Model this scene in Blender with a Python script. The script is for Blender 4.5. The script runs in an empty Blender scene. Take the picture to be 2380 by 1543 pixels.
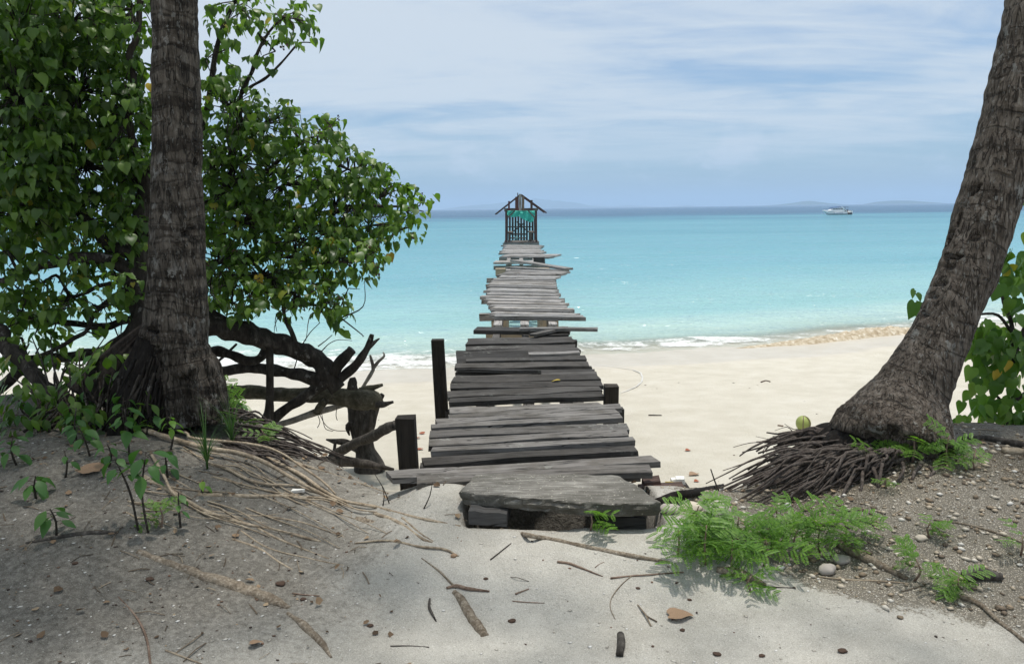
import bpy, math, random
import numpy as np
from mathutils import Vector, Matrix, noise

random.seed(7)
rnd = random.random
def U(a, b): return a + (b - a) * random.random()
R = math.radians
scene = bpy.context.scene
COL = scene.collection

# ------------------------------------------------------------------ camera
F_PX, CX, CY = 1856.0, 1190.0, 771.5          # the photograph measured 2380 x 1543
CAM = Vector((0.0, 0.0, 1.55))
PITCH, ROLL = R(8.78), 0.0128
_fw = Vector((0, math.cos(PITCH), -math.sin(PITCH)))
_upw = Vector((0, math.sin(PITCH), math.cos(PITCH)))
_rw = Vector((1, 0, 0))
_rt = _rw * math.cos(ROLL) - _upw * math.sin(ROLL)
_up = _rw * math.sin(ROLL) + _upw * math.cos(ROLL)
cam_data = bpy.data.cameras.new('camera')
cam_data.sensor_width = 36.0
cam_data.lens = 36.0 * F_PX / 2380.0
cam_data.clip_start = 0.05
cam_data.clip_end = 60000.0
cam = bpy.data.objects.new('camera', cam_data)
COL.objects.link(cam)
_m = Matrix((_rt, _up, -_fw)).transposed().to_4x4()
_m.translation = CAM
cam.matrix_world = _m
scene.camera = cam

# ------------------------------------------------------------------ sun, sky, exposure
SUN_DIR = Vector((0.10, 0.05, 0.99)).normalized()     # towards the sun: almost overhead, a little in front of the camera
SUN_EL = math.asin(SUN_DIR.z)
SUN_AZ = math.atan2(SUN_DIR.x, SUN_DIR.y)
sl = bpy.data.lights.new('sun', 'SUN')
sl.energy = 3.3
sl.angle = R(2.5)
sl.color = (1.0, 0.95, 0.88)
sun = bpy.data.objects.new('sun', sl)
COL.objects.link(sun)
sun.location = (0, 0, 60)
sun.rotation_euler = SUN_DIR.to_track_quat('Z', 'Y').to_euler()

scene.view_settings.view_transform = 'Standard'
scene.view_settings.look = 'None'
scene.view_settings.gamma = 1.0
scene.view_settings.use_curve_mapping = False
scene.view_settings.exposure = 0.18

cy = scene.cycles
cy.max_bounces = 6; cy.diffuse_bounces = 3; cy.glossy_bounces = 2; cy.transmission_bounces = 3
cy.transparent_max_bounces = 8; cy.volume_bounces = 1
cy.caustics_reflective = False; cy.caustics_refractive = False

world = bpy.data.worlds.new('World')
scene.world = world
world.use_nodes = True

# ------------------------------------------------------------------ node helper
class NT:
    def __init__(self, tree):
        self.t = tree
        for n in list(tree.nodes):
            tree.nodes.remove(n)
    def n(self, typ, ins=None, **props):
        nd = self.t.nodes.new(typ)
        for k, v in props.items():
            setattr(nd, k, v)
        if ins:
            for k, v in ins.items():
                sock = nd.inputs[k]
                if isinstance(v, bpy.types.NodeSocket):
                    self.t.links.new(v, sock)
                elif isinstance(v, bpy.types.Node):
                    self.t.links.new(v.outputs[0], sock)
                else:
                    sock.default_value = v
        return nd
    def math(self, op, a, b=0.0, c=0.0, clamp=False):
        return self.n('ShaderNodeMath', {0: a, 1: b, 2: c}, operation=op, use_clamp=clamp).outputs[0]
    def mix(self, f, a, b, bt='MIX'):
        nd = self.n('ShaderNodeMix', data_type='RGBA', blend_type=bt)
        for k, v in ((0, f), (6, a), (7, b)):
            if isinstance(v, bpy.types.NodeSocket): self.t.links.new(v, nd.inputs[k])
            else: nd.inputs[k].default_value = v if k == 0 else (tuple(v) + (1,))[:4]
        return nd.outputs[2]
    def ramp(self, f, stops, interp='LINEAR'):
        nd = self.n('ShaderNodeValToRGB', {0: f})
        cr = nd.color_ramp
        cr.interpolation = interp
        while len(cr.elements) > 1: cr.elements.remove(cr.elements[-1])
        for i, (p, c) in enumerate(stops):
            e = cr.elements[0] if i == 0 else cr.elements.new(p)
            e.position = p
            e.color = (c, c, c, 1) if isinstance(c, (int, float)) else (tuple(c) + (1,))[:4]
        return nd.outputs[0]
    def noise(self, vec, scale, detail=4, rough=0.55, dist=0.0):
        return self.n('ShaderNodeTexNoise', {'Vector': vec, 'Scale': scale, 'Detail': detail, 'Roughness': rough, 'Distortion': dist}).outputs[0]
    def mapping(self, vec, scale=(1, 1, 1), loc=(0, 0, 0), rot=(0, 0, 0)):
        return self.n('ShaderNodeMapping', {'Vector': vec, 'Scale': scale, 'Location': loc, 'Rotation': rot}).outputs[0]
    def bump(self, h, strength=0.3, dist=0.01, normal=None):
        d = {'Height': h, 'Strength': strength, 'Distance': dist}
        if normal is not None: d['Normal'] = normal
        return self.n('ShaderNodeBump', d).outputs[0]
    def link(self, a, b): self.t.links.new(a, b)

def sstep(nt, a, b, v):
    return nt.n('ShaderNodeMapRange', {0: v, 1: a, 2: b, 3: 0.0, 4: 1.0}, interpolation_type='SMOOTHSTEP', clamp=True).outputs[0]

# ------------------------------------------------------------------ sky with thin high cloud
def build_world():
    nt = NT(world.node_tree)
    sky = nt.n('ShaderNodeTexSky', sky_type='NISHITA', sun_disc=False, sun_elevation=SUN_EL,
               sun_rotation=SUN_AZ, air_density=1.0, dust_density=0.6, ozone_density=2.6, altitude=0.0)
    d = nt.n('ShaderNodeTexCoord').outputs['Generated']
    sep = nt.n('ShaderNodeSeparateXYZ', {0: d})
    x, y, z = sep.outputs
    zc = nt.math('ADD', nt.math('MAXIMUM', z, 0.0), 0.10)
    px = nt.math('DIVIDE', x, zc)
    py = nt.math('DIVIDE', y, zc)
    p = nt.n('ShaderNodeCombineXYZ', {0: px, 1: py, 2: 0.0}).outputs[0]
    # sheets of cirrostratus, drawn out from left to right
    pm = nt.mapping(p, scale=(0.30, 0.55, 1), rot=(0, 0, R(14)), loc=(5.3, 1.7, 0))
    wide = nt.noise(pm, 1.1, 5, 0.58, 0.6)
    pm2 = nt.mapping(p, scale=(0.60, 1.35, 1), rot=(0, 0, R(10)), loc=(1.2, 4.1, 0))
    fine = nt.noise(pm2, 1.6, 6, 0.64, 0.9)
    veil = nt.math('ADD', nt.math('MULTIPLY', wide, 0.62), nt.math('MULTIPLY', fine, 0.38))
    veil = nt.math('ADD', veil, nt.math('MULTIPLY', sstep(nt, 0.03, 0.24, z), 0.17))
    veil = nt.math('SUBTRACT', veil, nt.math('MULTIPLY', sstep(nt, 0.0, 0.7, x), 0.07))
    veil = nt.math('MULTIPLY', nt.math('ADD', nt.math('MULTIPLY', sstep(nt, 0.38, 0.62, veil), 0.78), 0.22), sstep(nt, 0.0, 0.10, z))
    # low heaps of cumulus near the sea horizon
    az = nt.math('ARCTAN2', x, y)
    cv = nt.n('ShaderNodeCombineXYZ', {0: az, 1: nt.math('MULTIPLY', z, 1.7), 2: 0.3}).outputs[0]
    heap = nt.noise(cv, 13.0, 5, 0.6, 0.15)
    band = nt.math('MULTIPLY', sstep(nt, 0.012, 0.05, z), nt.math('SUBTRACT', 1.0, sstep(nt, 0.055, 0.13, z)))
    heap = nt.math('MULTIPLY', sstep(nt, 0.50, 0.66, heap), band)
    tint = nt.ramp(z, [(0.0, (0.53, 0.69, 0.86)), (0.05, (0.60, 0.77, 0.93)), (0.22, (0.68, 0.88, 1.05))])
    blue = nt.mix(1.0, sky.outputs[0], tint, 'MULTIPLY')
    c1 = nt.mix(nt.math('MULTIPLY', veil, 0.85), blue, (6.5, 7.05, 7.5))
    c2 = nt.mix(nt.math('MULTIPLY', heap, 0.55), c1, (6.2, 6.8, 7.6))
    bg = nt.n('ShaderNodeBackground', {'Color': c2, 'Strength': 0.1})
    out = nt.n('ShaderNodeOutputWorld')
    nt.link(bg.outputs[0], out.inputs[0])
build_world()

# ------------------------------------------------------------------ picture to place, used to measure positions
def ray(px, py):
    return (_rt * ((px - CX) / F_PX) + _up * (-(py - CY) / F_PX) + _fw)
def on_z(px, py, z):
    d = ray(px, py); return CAM + d * ((z - CAM.z) / d.z)
def at_y(px, py, Y):
    d = ray(px, py); return CAM + d * (Y / d.y)
def proj(p):
    q = Vector(p) - CAM
    w = q.dot(_fw)
    return CX + F_PX * q.dot(_rt) / w, CY - F_PX * q.dot(_up) / w, w

def S(a, b, t):
    t = min(1.0, max(0.0, (t - a) / (b - a))); return t * t * (3 - 2 * t)
def lerp(a, b, t): return a + (b - a) * t
def interp(pts, x):
    if x <= pts[0][0]: return pts[0][1]
    for (x0, y0), (x1, y1) in zip(pts, pts[1:]):
        if x <= x1:
            t = (x - x0) / (x1 - x0); t = t * t * (3 - 2 * t)
            return y0 + (y1 - y0) * t
    return pts[-1][1]
def nz(x, y, z=0.0): return noise.noise(Vector((x, y, z)))
def fbm(x, y, z=0.0, o=3):
    a, s, f = 0.0, 1.0, 1.0
    for _ in range(o):
        a += s * noise.noise(Vector((x * f, y * f, z * f))); s *= 0.5; f *= 2.1
    return a

# ------------------------------------------------------------------ mesh helper
class MB:
    def __init__(self):
        self.v, self.f, self.uv, self.mi = [], [], [], []
    def quad(self, *idx, uv=None):
        self.f.append(tuple(idx)); self.uv.append(uv)
    def add(self, verts, faces):
        b = len(self.v)
        self.v.extend(tuple(p) for p in verts)
        for f in faces: self.quad(*[i + b for i in f])
    def box(self, c, s, rot=None, jit=0.0):
        c = Vector(c); hs = Vector(s) * 0.5
        vs = []
        for dz in (-1, 1):
            for dx, dy in ((-1, -1), (1, -1), (1, 1), (-1, 1)):
                p = Vector((dx * hs.x, dy * hs.y, dz * hs.z))
                if jit: p += Vector((U(-jit, jit), U(-jit, jit), U(-jit, jit)))
                if rot is not None: p = rot @ p
                vs.append(c + p)
        self.add(vs, [(3, 2, 1, 0), (4, 5, 6, 7), (0, 1, 5, 4), (1, 2, 6, 5), (2, 3, 7, 6), (3, 0, 4, 7)])
    def beam(self, a, b, w, h, up=(0, 0, 1), jit=0.0):
        a, b = Vector(a), Vector(b); d = (b - a); L = d.length; d.normalize()
        up = Vector(up); s = d.cross(up).normalized(); u = s.cross(d).normalized()
        rot = Matrix((d, s, u)).transposed()
        self.box((a + b) * 0.5, (L, w, h), rot, jit)
    def tube(self, pts, rad, n=8, step=0.05, amp=0.0, freq=8.0, caps=True, smooth=True, fn=None, seed=0.0):
        P = [Vector(p) for p in pts]
        if not isinstance(rad, (list, tuple)): rad = [rad] * len(P)
        Q, RR = [], []
        m = len(P)
        for i in range(m - 1):
            p0 = P[i - 1] if i > 0 else P[i] * 2 - P[i + 1]
            p3 = P[i + 2] if i + 2 < m else P[i + 1] * 2 - P[i]
            k = max(1, int(math.ceil((P[i + 1] - P[i]).length / step))) if smooth else 1
            for j in range(k):
                t = j / k
                q = 0.5 * ((2 * P[i]) + (P[i + 1] - p0) * t + (2 * p0 - 5 * P[i] + 4 * P[i + 1] - p3) * t * t + (3 * P[i] - p0 - 3 * P[i + 1] + p3) * t ** 3)
                Q.append(q); RR.append(lerp(rad[i], rad[i + 1], t))
        Q.append(P[-1]); RR.append(rad[-1])
        T = []
        for i in range(len(Q)):
            a, b = Q[max(0, i - 1)], Q[min(len(Q) - 1, i + 1)]
            d = (b - a)
            T.append(d.normalized() if d.length > 1e-9 else Vector((0, 0, 1)))
        ref = Vector((0, 0, 1)) if abs(T[0].z) < 0.9 else Vector((0, 1, 0))
        s = T[0].cross(ref).normalized()
        b0 = len(self.v); L = 0.0; Ls = []
        for i, q in enumerate(Q):
            if i: L += (q - Q[i - 1]).length
            Ls.append(L)
            s = (s - T[i] * s.dot(T[i])).normalized(); u = T[i].cross(s)
            for j in range(n):
                a = 2 * math.pi * j / n
                dirv = s * math.cos(a) + u * math.sin(a)
                r = RR[i]
                if amp: 
                    w = q * freq + dirv * (RR[i] * freq)
                    r *= 1 + amp * noise.noise(Vector((w.x + seed, w.y, w.z)))
                if fn: r = fn(q, dirv, r, L, a)
                self.v.append(tuple(q + dirv * r))
        nr = len(Q)
        for i in range(nr - 1):
            for j in range(n):
                j2 = (j + 1) % n
                a, b = b0 + i * n + j, b0 + i * n + j2
                self.quad(a, b, b + n, a + n, uv=((j / n, Ls[i]), ((j + 1) / n, Ls[i]), ((j + 1) / n, Ls[i + 1]), (j / n, Ls[i + 1])))
        if caps:
            self.quad(*[b0 + j for j in range(n)][::-1])
            self.quad(*[b0 + (nr - 1) * n + j for j in range(n)])
        return Q
    def build(self, name, mat, parent=None, smooth=False, base=None, uv=False, keep=False):
        """links the collected faces as one object; verts are in world space"""
        arr = np.array(self.v, dtype=np.float64)
        if parent is not None:
            off = world_loc(parent)
            loc = Vector((0, 0, 0))
        else:
            if base is not None: off = Vector(base)
            else: off = Vector((arr[:, 0].mean(), arr[:, 1].mean(), arr[:, 2].min()))
            loc = off
        if keep: off = Vector((0, 0, 0)); loc = Vector((0, 0, 0))
        me = mesh_from(name, arr - np.array(off), self.f, self.uv if uv else None)
        if mat is not None:
            for mm in (mat if isinstance(mat, (list, tuple)) else [mat]): me.materials.append(mm)
        if smooth: me.polygons.foreach_set('use_smooth', [True] * len(me.polygons))
        return link(name, me, parent, loc)

def world_loc(o):
    v = Vector(o.location)
    while o.parent: o = o.parent; v += Vector(o.location)
    return v
def mesh_from(name, arr, faces, uv=None):
    me = bpy.data.meshes.new(name)
    nv = len(arr); nf = len(faces)
    me.vertices.add(nv)
    me.vertices.foreach_set('co', np.asarray(arr, dtype=np.float32).ravel())
    ls = np.fromiter((len(f) for f in faces), dtype=np.int32, count=nf)
    st = np.zeros(nf, dtype=np.int32); st[1:] = np.cumsum(ls)[:-1]
    flat = np.fromiter((i for f in faces for i in f), dtype=np.int32, count=int(ls.sum()))
    me.loops.add(len(flat)); me.loops.foreach_set('vertex_index', flat)
    me.polygons.add(nf); me.polygons.foreach_set('loop_start', st); me.polygons.foreach_set('loop_total', ls)
    if uv is not None:
        lay = me.uv_layers.new(name='UVMap')
        data = []
        for f, u in zip(faces, uv):
            if u is None: data.extend([0.0, 0.0] * len(f))
            else:
                for a in u: data.extend(a)
        lay.data.foreach_set('uv', data)
    me.polygons.foreach_set('use_smooth', [False] * nf)
    me.update(calc_edges=True)
    me.validate()
    return me
def link(name, data, parent=None, loc=(0, 0, 0), rot=None):
    o = bpy.data.objects.new(name, data)
    COL.objects.link(o)
    if parent is not None: o.parent = parent
    o.location = loc
    if rot is not None: o.rotation_euler = rot
    return o
def tag(o, label=None, cat=None, group=None, kind=None):
    if label: o['label'] = label
    if cat: o['category'] = cat
    if group: o['group'] = group
    if kind: o['kind'] = kind
    return o
def thing(name, label, cat, loc=(0, 0, 0), group=None):
    return tag(link(name, None, None, loc), label, cat, group)

# ================================================================== materials
def new_mat(name):
    m = bpy.data.materials.new(name); m.use_nodes = True
    return m, NT(m.node_tree)
def finish(nt, shader, disp=None):
    o = nt.n('ShaderNodeOutputMaterial'); nt.link(shader if isinstance(shader, bpy.types.NodeSocket) else shader.outputs[0], o.inputs[0])
def pbr(nt, color, rough=0.8, normal=None, spec=0.3, **kw):
    d = {'Base Color': color if isinstance(color, bpy.types.NodeSocket) else (tuple(color) + (1,))[:4], 'Roughness': rough, 'Specular IOR Level': spec}
    if normal is not None: d['Normal'] = normal
    d.update(kw)
    return nt.n('ShaderNodeBsdfPrincipled', d)
def objcoord(nt): return nt.n('ShaderNodeTexCoord').outputs['Object']
def rand_offset(nt, vec, k=37.0):
    r = nt.n('ShaderNodeObjectInfo').outputs['Random']
    o = nt.n('ShaderNodeCombineXYZ', {0: nt.math('MULTIPLY', r, k), 1: nt.math('MULTIPLY', r, k * 1.7), 2: nt.math('MULTIPLY', r, k * 0.6)}).outputs[0]
    return nt.n('ShaderNodeVectorMath', {0: vec, 1: o}, operation='ADD').outputs[0]

def mat_wood(name, grain=1.0, lichen=0.3, rough=0.85):
    """weathered timber; the plank's own tone comes from its object colour, grain runs along local x"""
    m, nt = new_mat(name)
    oc = rand_offset(nt, objcoord(nt))
    tone = nt.n('ShaderNodeObjectInfo').outputs['Color']
    g1 = nt.noise(nt.mapping(oc, scale=(1.6, 26, 26)), 1.6, 6, 0.62, 0.5)
    g2 = nt.noise(nt.mapping(oc, scale=(5, 95, 95)), 1.0, 3, 0.6)
    blot = nt.noise(oc, 3.2, 5, 0.6)
    gr = nt.math('ADD', nt.math('MULTIPLY', g1, 0.65), nt.math('MULTIPLY', g2, 0.35))
    k = nt.ramp(gr, [(0.30, 0.30), (0.46, 0.85), (0.60, 1.15), (0.75, 1.6)])
    c = nt.mix(1.0, tone, k, 'MULTIPLY')
    cr = nt.noise(nt.mapping(oc, scale=(0.9, 11, 11)), 1.5, 3, 0.5, 0.3)
    crack = nt.math('SUBTRACT', 1.0, sstep(nt, 0.004, 0.016, nt.math('ABSOLUTE', nt.math('SUBTRACT', cr, 0.52))))
    c = nt.mix(nt.math('MULTIPLY', crack, 0.8), c, (0.012, 0.011, 0.010))
    c = nt.mix(sstep(nt, 0.42, 0.68, blot), c, nt.mix(1.0, c, (0.62, 0.60, 0.56), 'MULTIPLY'))
    sp = nt.noise(oc, 24, 5, 0.7)
    patch = nt.noise(oc, 2.1, 4, 0.6)
    lf = nt.math('MULTIPLY', sstep(nt, 0.56, 0.64, patch), sstep(nt, 0.5, 0.62, sp))
    c = nt.mix(nt.math('MULTIPLY', lf, lichen), c, (0.40, 0.42, 0.38))
    b = nt.bump(nt.math('SUBTRACT', gr, nt.math('MULTIPLY', crack, 0.8)), 0.6 * grain, 0.008)
    finish(nt, pbr(nt, c, rough, b, 0.25))
    return m

def mat_bark(name, dark, mid, light, scale=1.0, lichen=0.2, zs=0.25, bumps=0.7):
    m, nt = new_mat(name)
    oc = objcoord(nt)
    a = nt.noise(nt.mapping(oc, scale=(1, 1, zs)), 22 * scale, 7, 0.65, 0.4)
    b = nt.noise(oc, 5 * scale, 5, 0.6)
    c = nt.ramp(a, [(0.30, dark), (0.52, mid), (0.74, light)])
    c = nt.mix(sstep(nt, 0.40, 0.7, b), c, nt.mix(1.0, c, (0.55, 0.52, 0.5), 'MULTIPLY'))
    l = nt.math('MULTIPLY', sstep(nt, 0.60, 0.68, nt.noise(oc, 11 * scale, 5, 0.65)), lichen)
    c = nt.mix(l, c, (0.36, 0.35, 0.32))
    finish(nt, pbr(nt, c, 0.9, nt.bump(a, bumps, 0.012), 0.2))
    return m

def mat_palm(name, dark, mid, light, lichen, ringk):
    """coconut trunk: u runs round, v runs up in metres"""
    m, nt = new_mat(name)
    uv = nt.n('ShaderNodeTexCoord').outputs['UV']
    oc = objcoord(nt)
    fis = nt.noise(nt.mapping(oc, scale=(1, 1, 0.20)), 34, 7, 0.72, 0.4)
    coarse = nt.noise(oc, 7, 6, 0.65, 0.3)
    v = nt.n('ShaderNodeSeparateXYZ', {0: uv}).outputs[1]
    wob = nt.math('MULTIPLY', nt.math('SUBTRACT', nt.noise(oc, 3.2, 3, 0.5), 0.5), 0.22)
    vv = nt.math('ADD', v, wob)
    bandn = nt.n('ShaderNodeTexNoise', {'W': nt.math('MULTIPLY', vv, 7.5), 'Scale': 1.0, 'Detail': 4, 'Roughness': 0.6}, noise_dimensions='1D').outputs[0]
    c = nt.ramp(fis, [(0.34, dark), (0.50, mid), (0.68, light)])
    c = nt.mix(nt.math('MULTIPLY', sstep(nt, 0.46, 0.60, bandn), ringk), c, nt.mix(1.0, c, (0.36, 0.34, 0.33), 'MULTIPLY'))
    c = nt.mix(sstep(nt, 0.45, 0.75, coarse), c, nt.mix(1.0, c, (0.6, 0.57, 0.54), 'MULTIPLY'))
    ck = nt.noise(nt.mapping(oc, scale=(1, 1, 0.13)), 24, 3, 0.5, 0.6)
    crk = nt.math('SUBTRACT', 1.0, sstep(nt, 0.006, 0.028, nt.math('ABSOLUTE', nt.math('SUBTRACT', ck, 0.5))))
    rg = nt.math('ABSOLUTE', nt.math('SUBTRACT', nt.math('FRACT', nt.math('MULTIPLY', vv, 8.5)), 0.5))
    scar = nt.math('MULTIPLY', nt.math('SUBTRACT', 1.0, sstep(nt, 0.02, 0.09, rg)), sstep(nt, 0.42, 0.56, coarse))
    lines = nt.math('MAXIMUM', crk, nt.math('MULTIPLY', scar, 0.8))
    c = nt.mix(nt.math('MULTIPLY', lines, 0.8), c, tuple(k * 0.55 for k in dark))
    l1 = sstep(nt, 0.55, 0.60, nt.noise(nt.mapping(oc, scale=(1, 1, 0.6)), 15, 6, 0.72))
    l2 = sstep(nt, 0.44, 0.62, nt.noise(oc, 3.4, 3, 0.55))
    l3 = sstep(nt, 0.60, 0.66, nt.noise(nt.mapping(oc, scale=(1, 1, 0.4)), 60, 3, 0.6))
    lf = nt.math('MAXIMUM', nt.math('MULTIPLY', l1, l2), nt.math('MULTIPLY', l3, 0.5))
    c = nt.mix(nt.math('MULTIPLY', lf, lichen), c, (0.34, 0.335, 0.31))
    h = nt.math('SUBTRACT', nt.math('ADD', fis, nt.math('MULTIPLY', bandn, 0.8)), nt.math('MULTIPLY', lines, 0.7))
    finish(nt, pbr(nt, c, 0.92, nt.bump(h, 1.0, 0.022), 0.2))
    return m

def mat_leaf(name, a, b, c, trans=0.3, rough=0.42, yellow=0.03, spec=0.45, sheen=0.0):
    m, nt = new_mat(name)
    g = nt.n('ShaderNodeNewGeometry').outputs['Random Per Island']
    o = nt.n('ShaderNodeObjectInfo').outputs['Random']
    r = nt.math('FRACT', nt.math('ADD', g, o))
    col = nt.ramp(r, [(0.0, a), (0.5, b), (0.985 - yellow, c)] + ([(0.99 - yellow, c), (1.0 - yellow, (0.36, 0.30, 0.05))] if yellow else []))
    vein = nt.noise(objcoord(nt), 30, 3, 0.5)
    col = nt.mix(nt.math('MULTIPLY', vein, 0.35), col, nt.mix(1.0, col, (0.6, 0.7, 0.6), 'MULTIPLY'))
    p = pbr(nt, col, rough, None, spec)
    tcol = nt.mix(1.0, col, (1.5, 1.7, 0.7), 'MULTIPLY')
    t = nt.n('ShaderNodeBsdfTranslucent', {'Color': tcol})
    mx = nt.n('ShaderNodeMixShader', {0: trans, 1: p.outputs[0], 2: t.outputs[0]})
    finish(nt, mx)
    return m

def mat_plain(name, col, rough=0.6, spec=0.4, var=0.25, scale=12.0, bump=0.15, metallic=0.0):
    m, nt = new_mat(name)
    oc = objcoord(nt)
    n = nt.noise(oc, scale, 5, 0.6)
    c = nt.mix(nt.math('MULTIPLY', sstep(nt, 0.35, 0.7, n), var), col, tuple(k * 0.45 for k in col))
    finish(nt, pbr(nt, c, rough, nt.bump(n, bump, 0.01), spec, Metallic=metallic))
    return m

def mat_concrete(name):
    m, nt = new_mat(name)
    oc = objcoord(nt)
    n1 = nt.noise(oc, 3.5, 6, 0.65)
    n2 = nt.noise(oc, 38, 5, 0.75)
    streak = nt.noise(nt.mapping(oc, scale=(3, 22, 8), rot=(0, 0, R(4))), 2.0, 6, 0.65, 0.4)
    vor = nt.n('ShaderNodeTexVoronoi', {'Vector': oc, 'Scale': 55.0}).outputs['Distance']
    c = nt.ramp(streak, [(0.25, (0.07, 0.065, 0.055)), (0.5, (0.19, 0.18, 0.16)), (0.75, (0.40, 0.39, 0.355))])
    c = nt.mix(nt.math('MULTIPLY', sstep(nt, 0.42, 0.70, n1), 0.7), c, (0.075, 0.072, 0.06))
    peb = nt.math('MULTIPLY', nt.math('SUBTRACT', 1.0, sstep(nt, 0.18, 0.34, vor)), sstep(nt, 0.50, 0.58, n2))
    c = nt.mix(peb, c, (0.42, 0.40, 0.34))
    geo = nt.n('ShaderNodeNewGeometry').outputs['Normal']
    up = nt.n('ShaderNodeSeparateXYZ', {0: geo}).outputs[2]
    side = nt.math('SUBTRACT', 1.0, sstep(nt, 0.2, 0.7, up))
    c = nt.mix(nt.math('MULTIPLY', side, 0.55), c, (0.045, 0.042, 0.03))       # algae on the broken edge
    h = nt.math('ADD', nt.math('MULTIPLY', n2, 0.6), nt.math('MULTIPLY', streak, 0.7))
    finish(nt, pbr(nt, c, 0.92, nt.bump(h, 0.8, 0.012), 0.2))
    return m

def mat_ground():
    """one sheet: dry grey sand, humus, pebbly soil and white coral beach, by painted masks and noise"""
    m, nt = new_mat('sand_and_soil')
    pos = nt.n('ShaderNodeNewGeometry').outputs['Position']
    at = nt.n('ShaderNodeAttribute', attribute_name='mask')
    sp = nt.n('ShaderNodeSeparateColor', {0: at.outputs['Color']})
    soil, pebble, beach = sp.outputs[0], sp.outputs[1], sp.outputs[2]
    wet = at.outputs['Alpha']
    n_lo = nt.noise(pos, 1.7, 5, 0.6)
    n_md = nt.noise(pos, 9, 6, 0.65)
    n_hi = nt.noise(pos, 120, 3, 0.7)
    grain = nt.noise(pos, 210, 2, 0.75)
    vor = nt.n('ShaderNodeTexVoronoi', {'Vector': pos, 'Scale': 130.0})
    # greyer coral sand with specks
    sand = nt.ramp(n_md, [(0.3, (0.42, 0.402, 0.36)), (0.55, (0.505, 0.487, 0.437)), (0.75, (0.56, 0.542, 0.487))])
    sand = nt.mix(nt.math('MULTIPLY', sstep(nt, 0.35, 0.7, n_lo), 0.4), sand, (0.40, 0.375, 0.32))
    spk = sstep(nt, 0.55, 0.63, grain)
    sand = nt.mix(nt.math('MULTIPLY', spk, 0.6), sand, (0.78, 0.76, 0.70))
    spd = sstep(nt, 0.55, 0.62, nt.noise(pos, 150, 4, 0.8))
    sand = nt.mix(nt.math('MULTIPLY', spd, 0.55), sand, (0.17, 0.155, 0.125))
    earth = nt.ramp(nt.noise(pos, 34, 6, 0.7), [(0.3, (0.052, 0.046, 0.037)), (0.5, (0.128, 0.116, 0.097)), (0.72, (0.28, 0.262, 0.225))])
    earth = nt.mix(nt.math('MULTIPLY', spk, 0.35), earth, (0.5, 0.48, 0.42))
    peb = nt.ramp(nt.n('ShaderNodeSeparateColor', {0: vor.outputs['Color']}).outputs[0],
                  [(0.0, (0.16, 0.135, 0.10)), (0.45, (0.34, 0.29, 0.22)), (0.75, (0.50, 0.45, 0.37)), (1.0, (0.62, 0.58, 0.52))])
    peb = nt.mix(sstep(nt, 0.25, 0.5, vor.outputs['Distance']), peb, (0.10, 0.085, 0.06))
    n_ed = nt.noise(pos, 38, 5, 0.7)
    edge_n = nt.math('ADD', nt.math('MULTIPLY', nt.math('SUBTRACT', n_md, 0.5), 1.3), nt.math('MULTIPLY', nt.math('SUBTRACT', n_ed, 0.5), 1.6))
    def broken(mk):
        k = nt.math('MULTIPLY', nt.math('MULTIPLY', mk, nt.math('SUBTRACT', 1.0, mk)), 4.0)
        return sstep(nt, 0.30, 0.70, nt.math('ADD', mk, nt.math('MULTIPLY', edge_n, k)))
    pf = broken(pebble)
    sf = sstep(nt, 0.05, 0.95, nt.math('ADD', soil, nt.math('MULTIPLY', nt.math('MULTIPLY', edge_n, 0.55), nt.math('MULTIPLY', nt.math('MULTIPLY', soil, nt.math('SUBTRACT', 1.0, soil)), 4.0))))
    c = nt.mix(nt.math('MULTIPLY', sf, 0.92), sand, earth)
    c = nt.mix(nt.math('MULTIPLY', pf, 0.8), c, peb)
    bc = nt.ramp(nt.noise(pos, 2.3, 6, 0.62), [(0.3, (0.535, 0.50, 0.415)), (0.55, (0.60, 0.565, 0.48)), (0.75, (0.645, 0.615, 0.54))])
    bc = nt.mix(nt.math('MULTIPLY', sstep(nt, 0.64, 0.72, nt.noise(pos, 26, 5, 0.7)), 0.25), bc, (0.5, 0.44, 0.35))
    wn = nt.math('ADD', wet, nt.math('MULTIPLY', nt.math('SUBTRACT', nt.noise(nt.mapping(pos, scale=(0.5, 1.4, 1)), 0.9, 4, 0.55), 0.5), 0.35))
    wf = sstep(nt, 0.35, 0.62, wn)
    bc = nt.mix(wf, bc, nt.mix(1.0, bc, (0.88, 0.86, 0.85), 'MULTIPLY'))
    c = nt.mix(beach, c, bc)
    h = nt.math('ADD', nt.math('MULTIPLY', n_hi, 0.5), nt.math('MULTIPLY', n_md, 1.2))
    h = nt.math('ADD', h, nt.math('MULTIPLY', nt.noise(pos, 34, 5, 0.65), 1.0))
    hb = nt.math('MULTIPLY', h, nt.math('SUBTRACT', 1.0, nt.math('MULTIPLY', nt.math('MULTIPLY', wf, beach), 0.9)))
    rough = nt.math('SUBTRACT', 0.95, nt.math('MULTIPLY', nt.math('MULTIPLY', wf, beach), 0.58))
    finish(nt, pbr(nt, c, rough, nt.bump(hb, 0.9, 0.020), 0.25))
    return m

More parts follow.
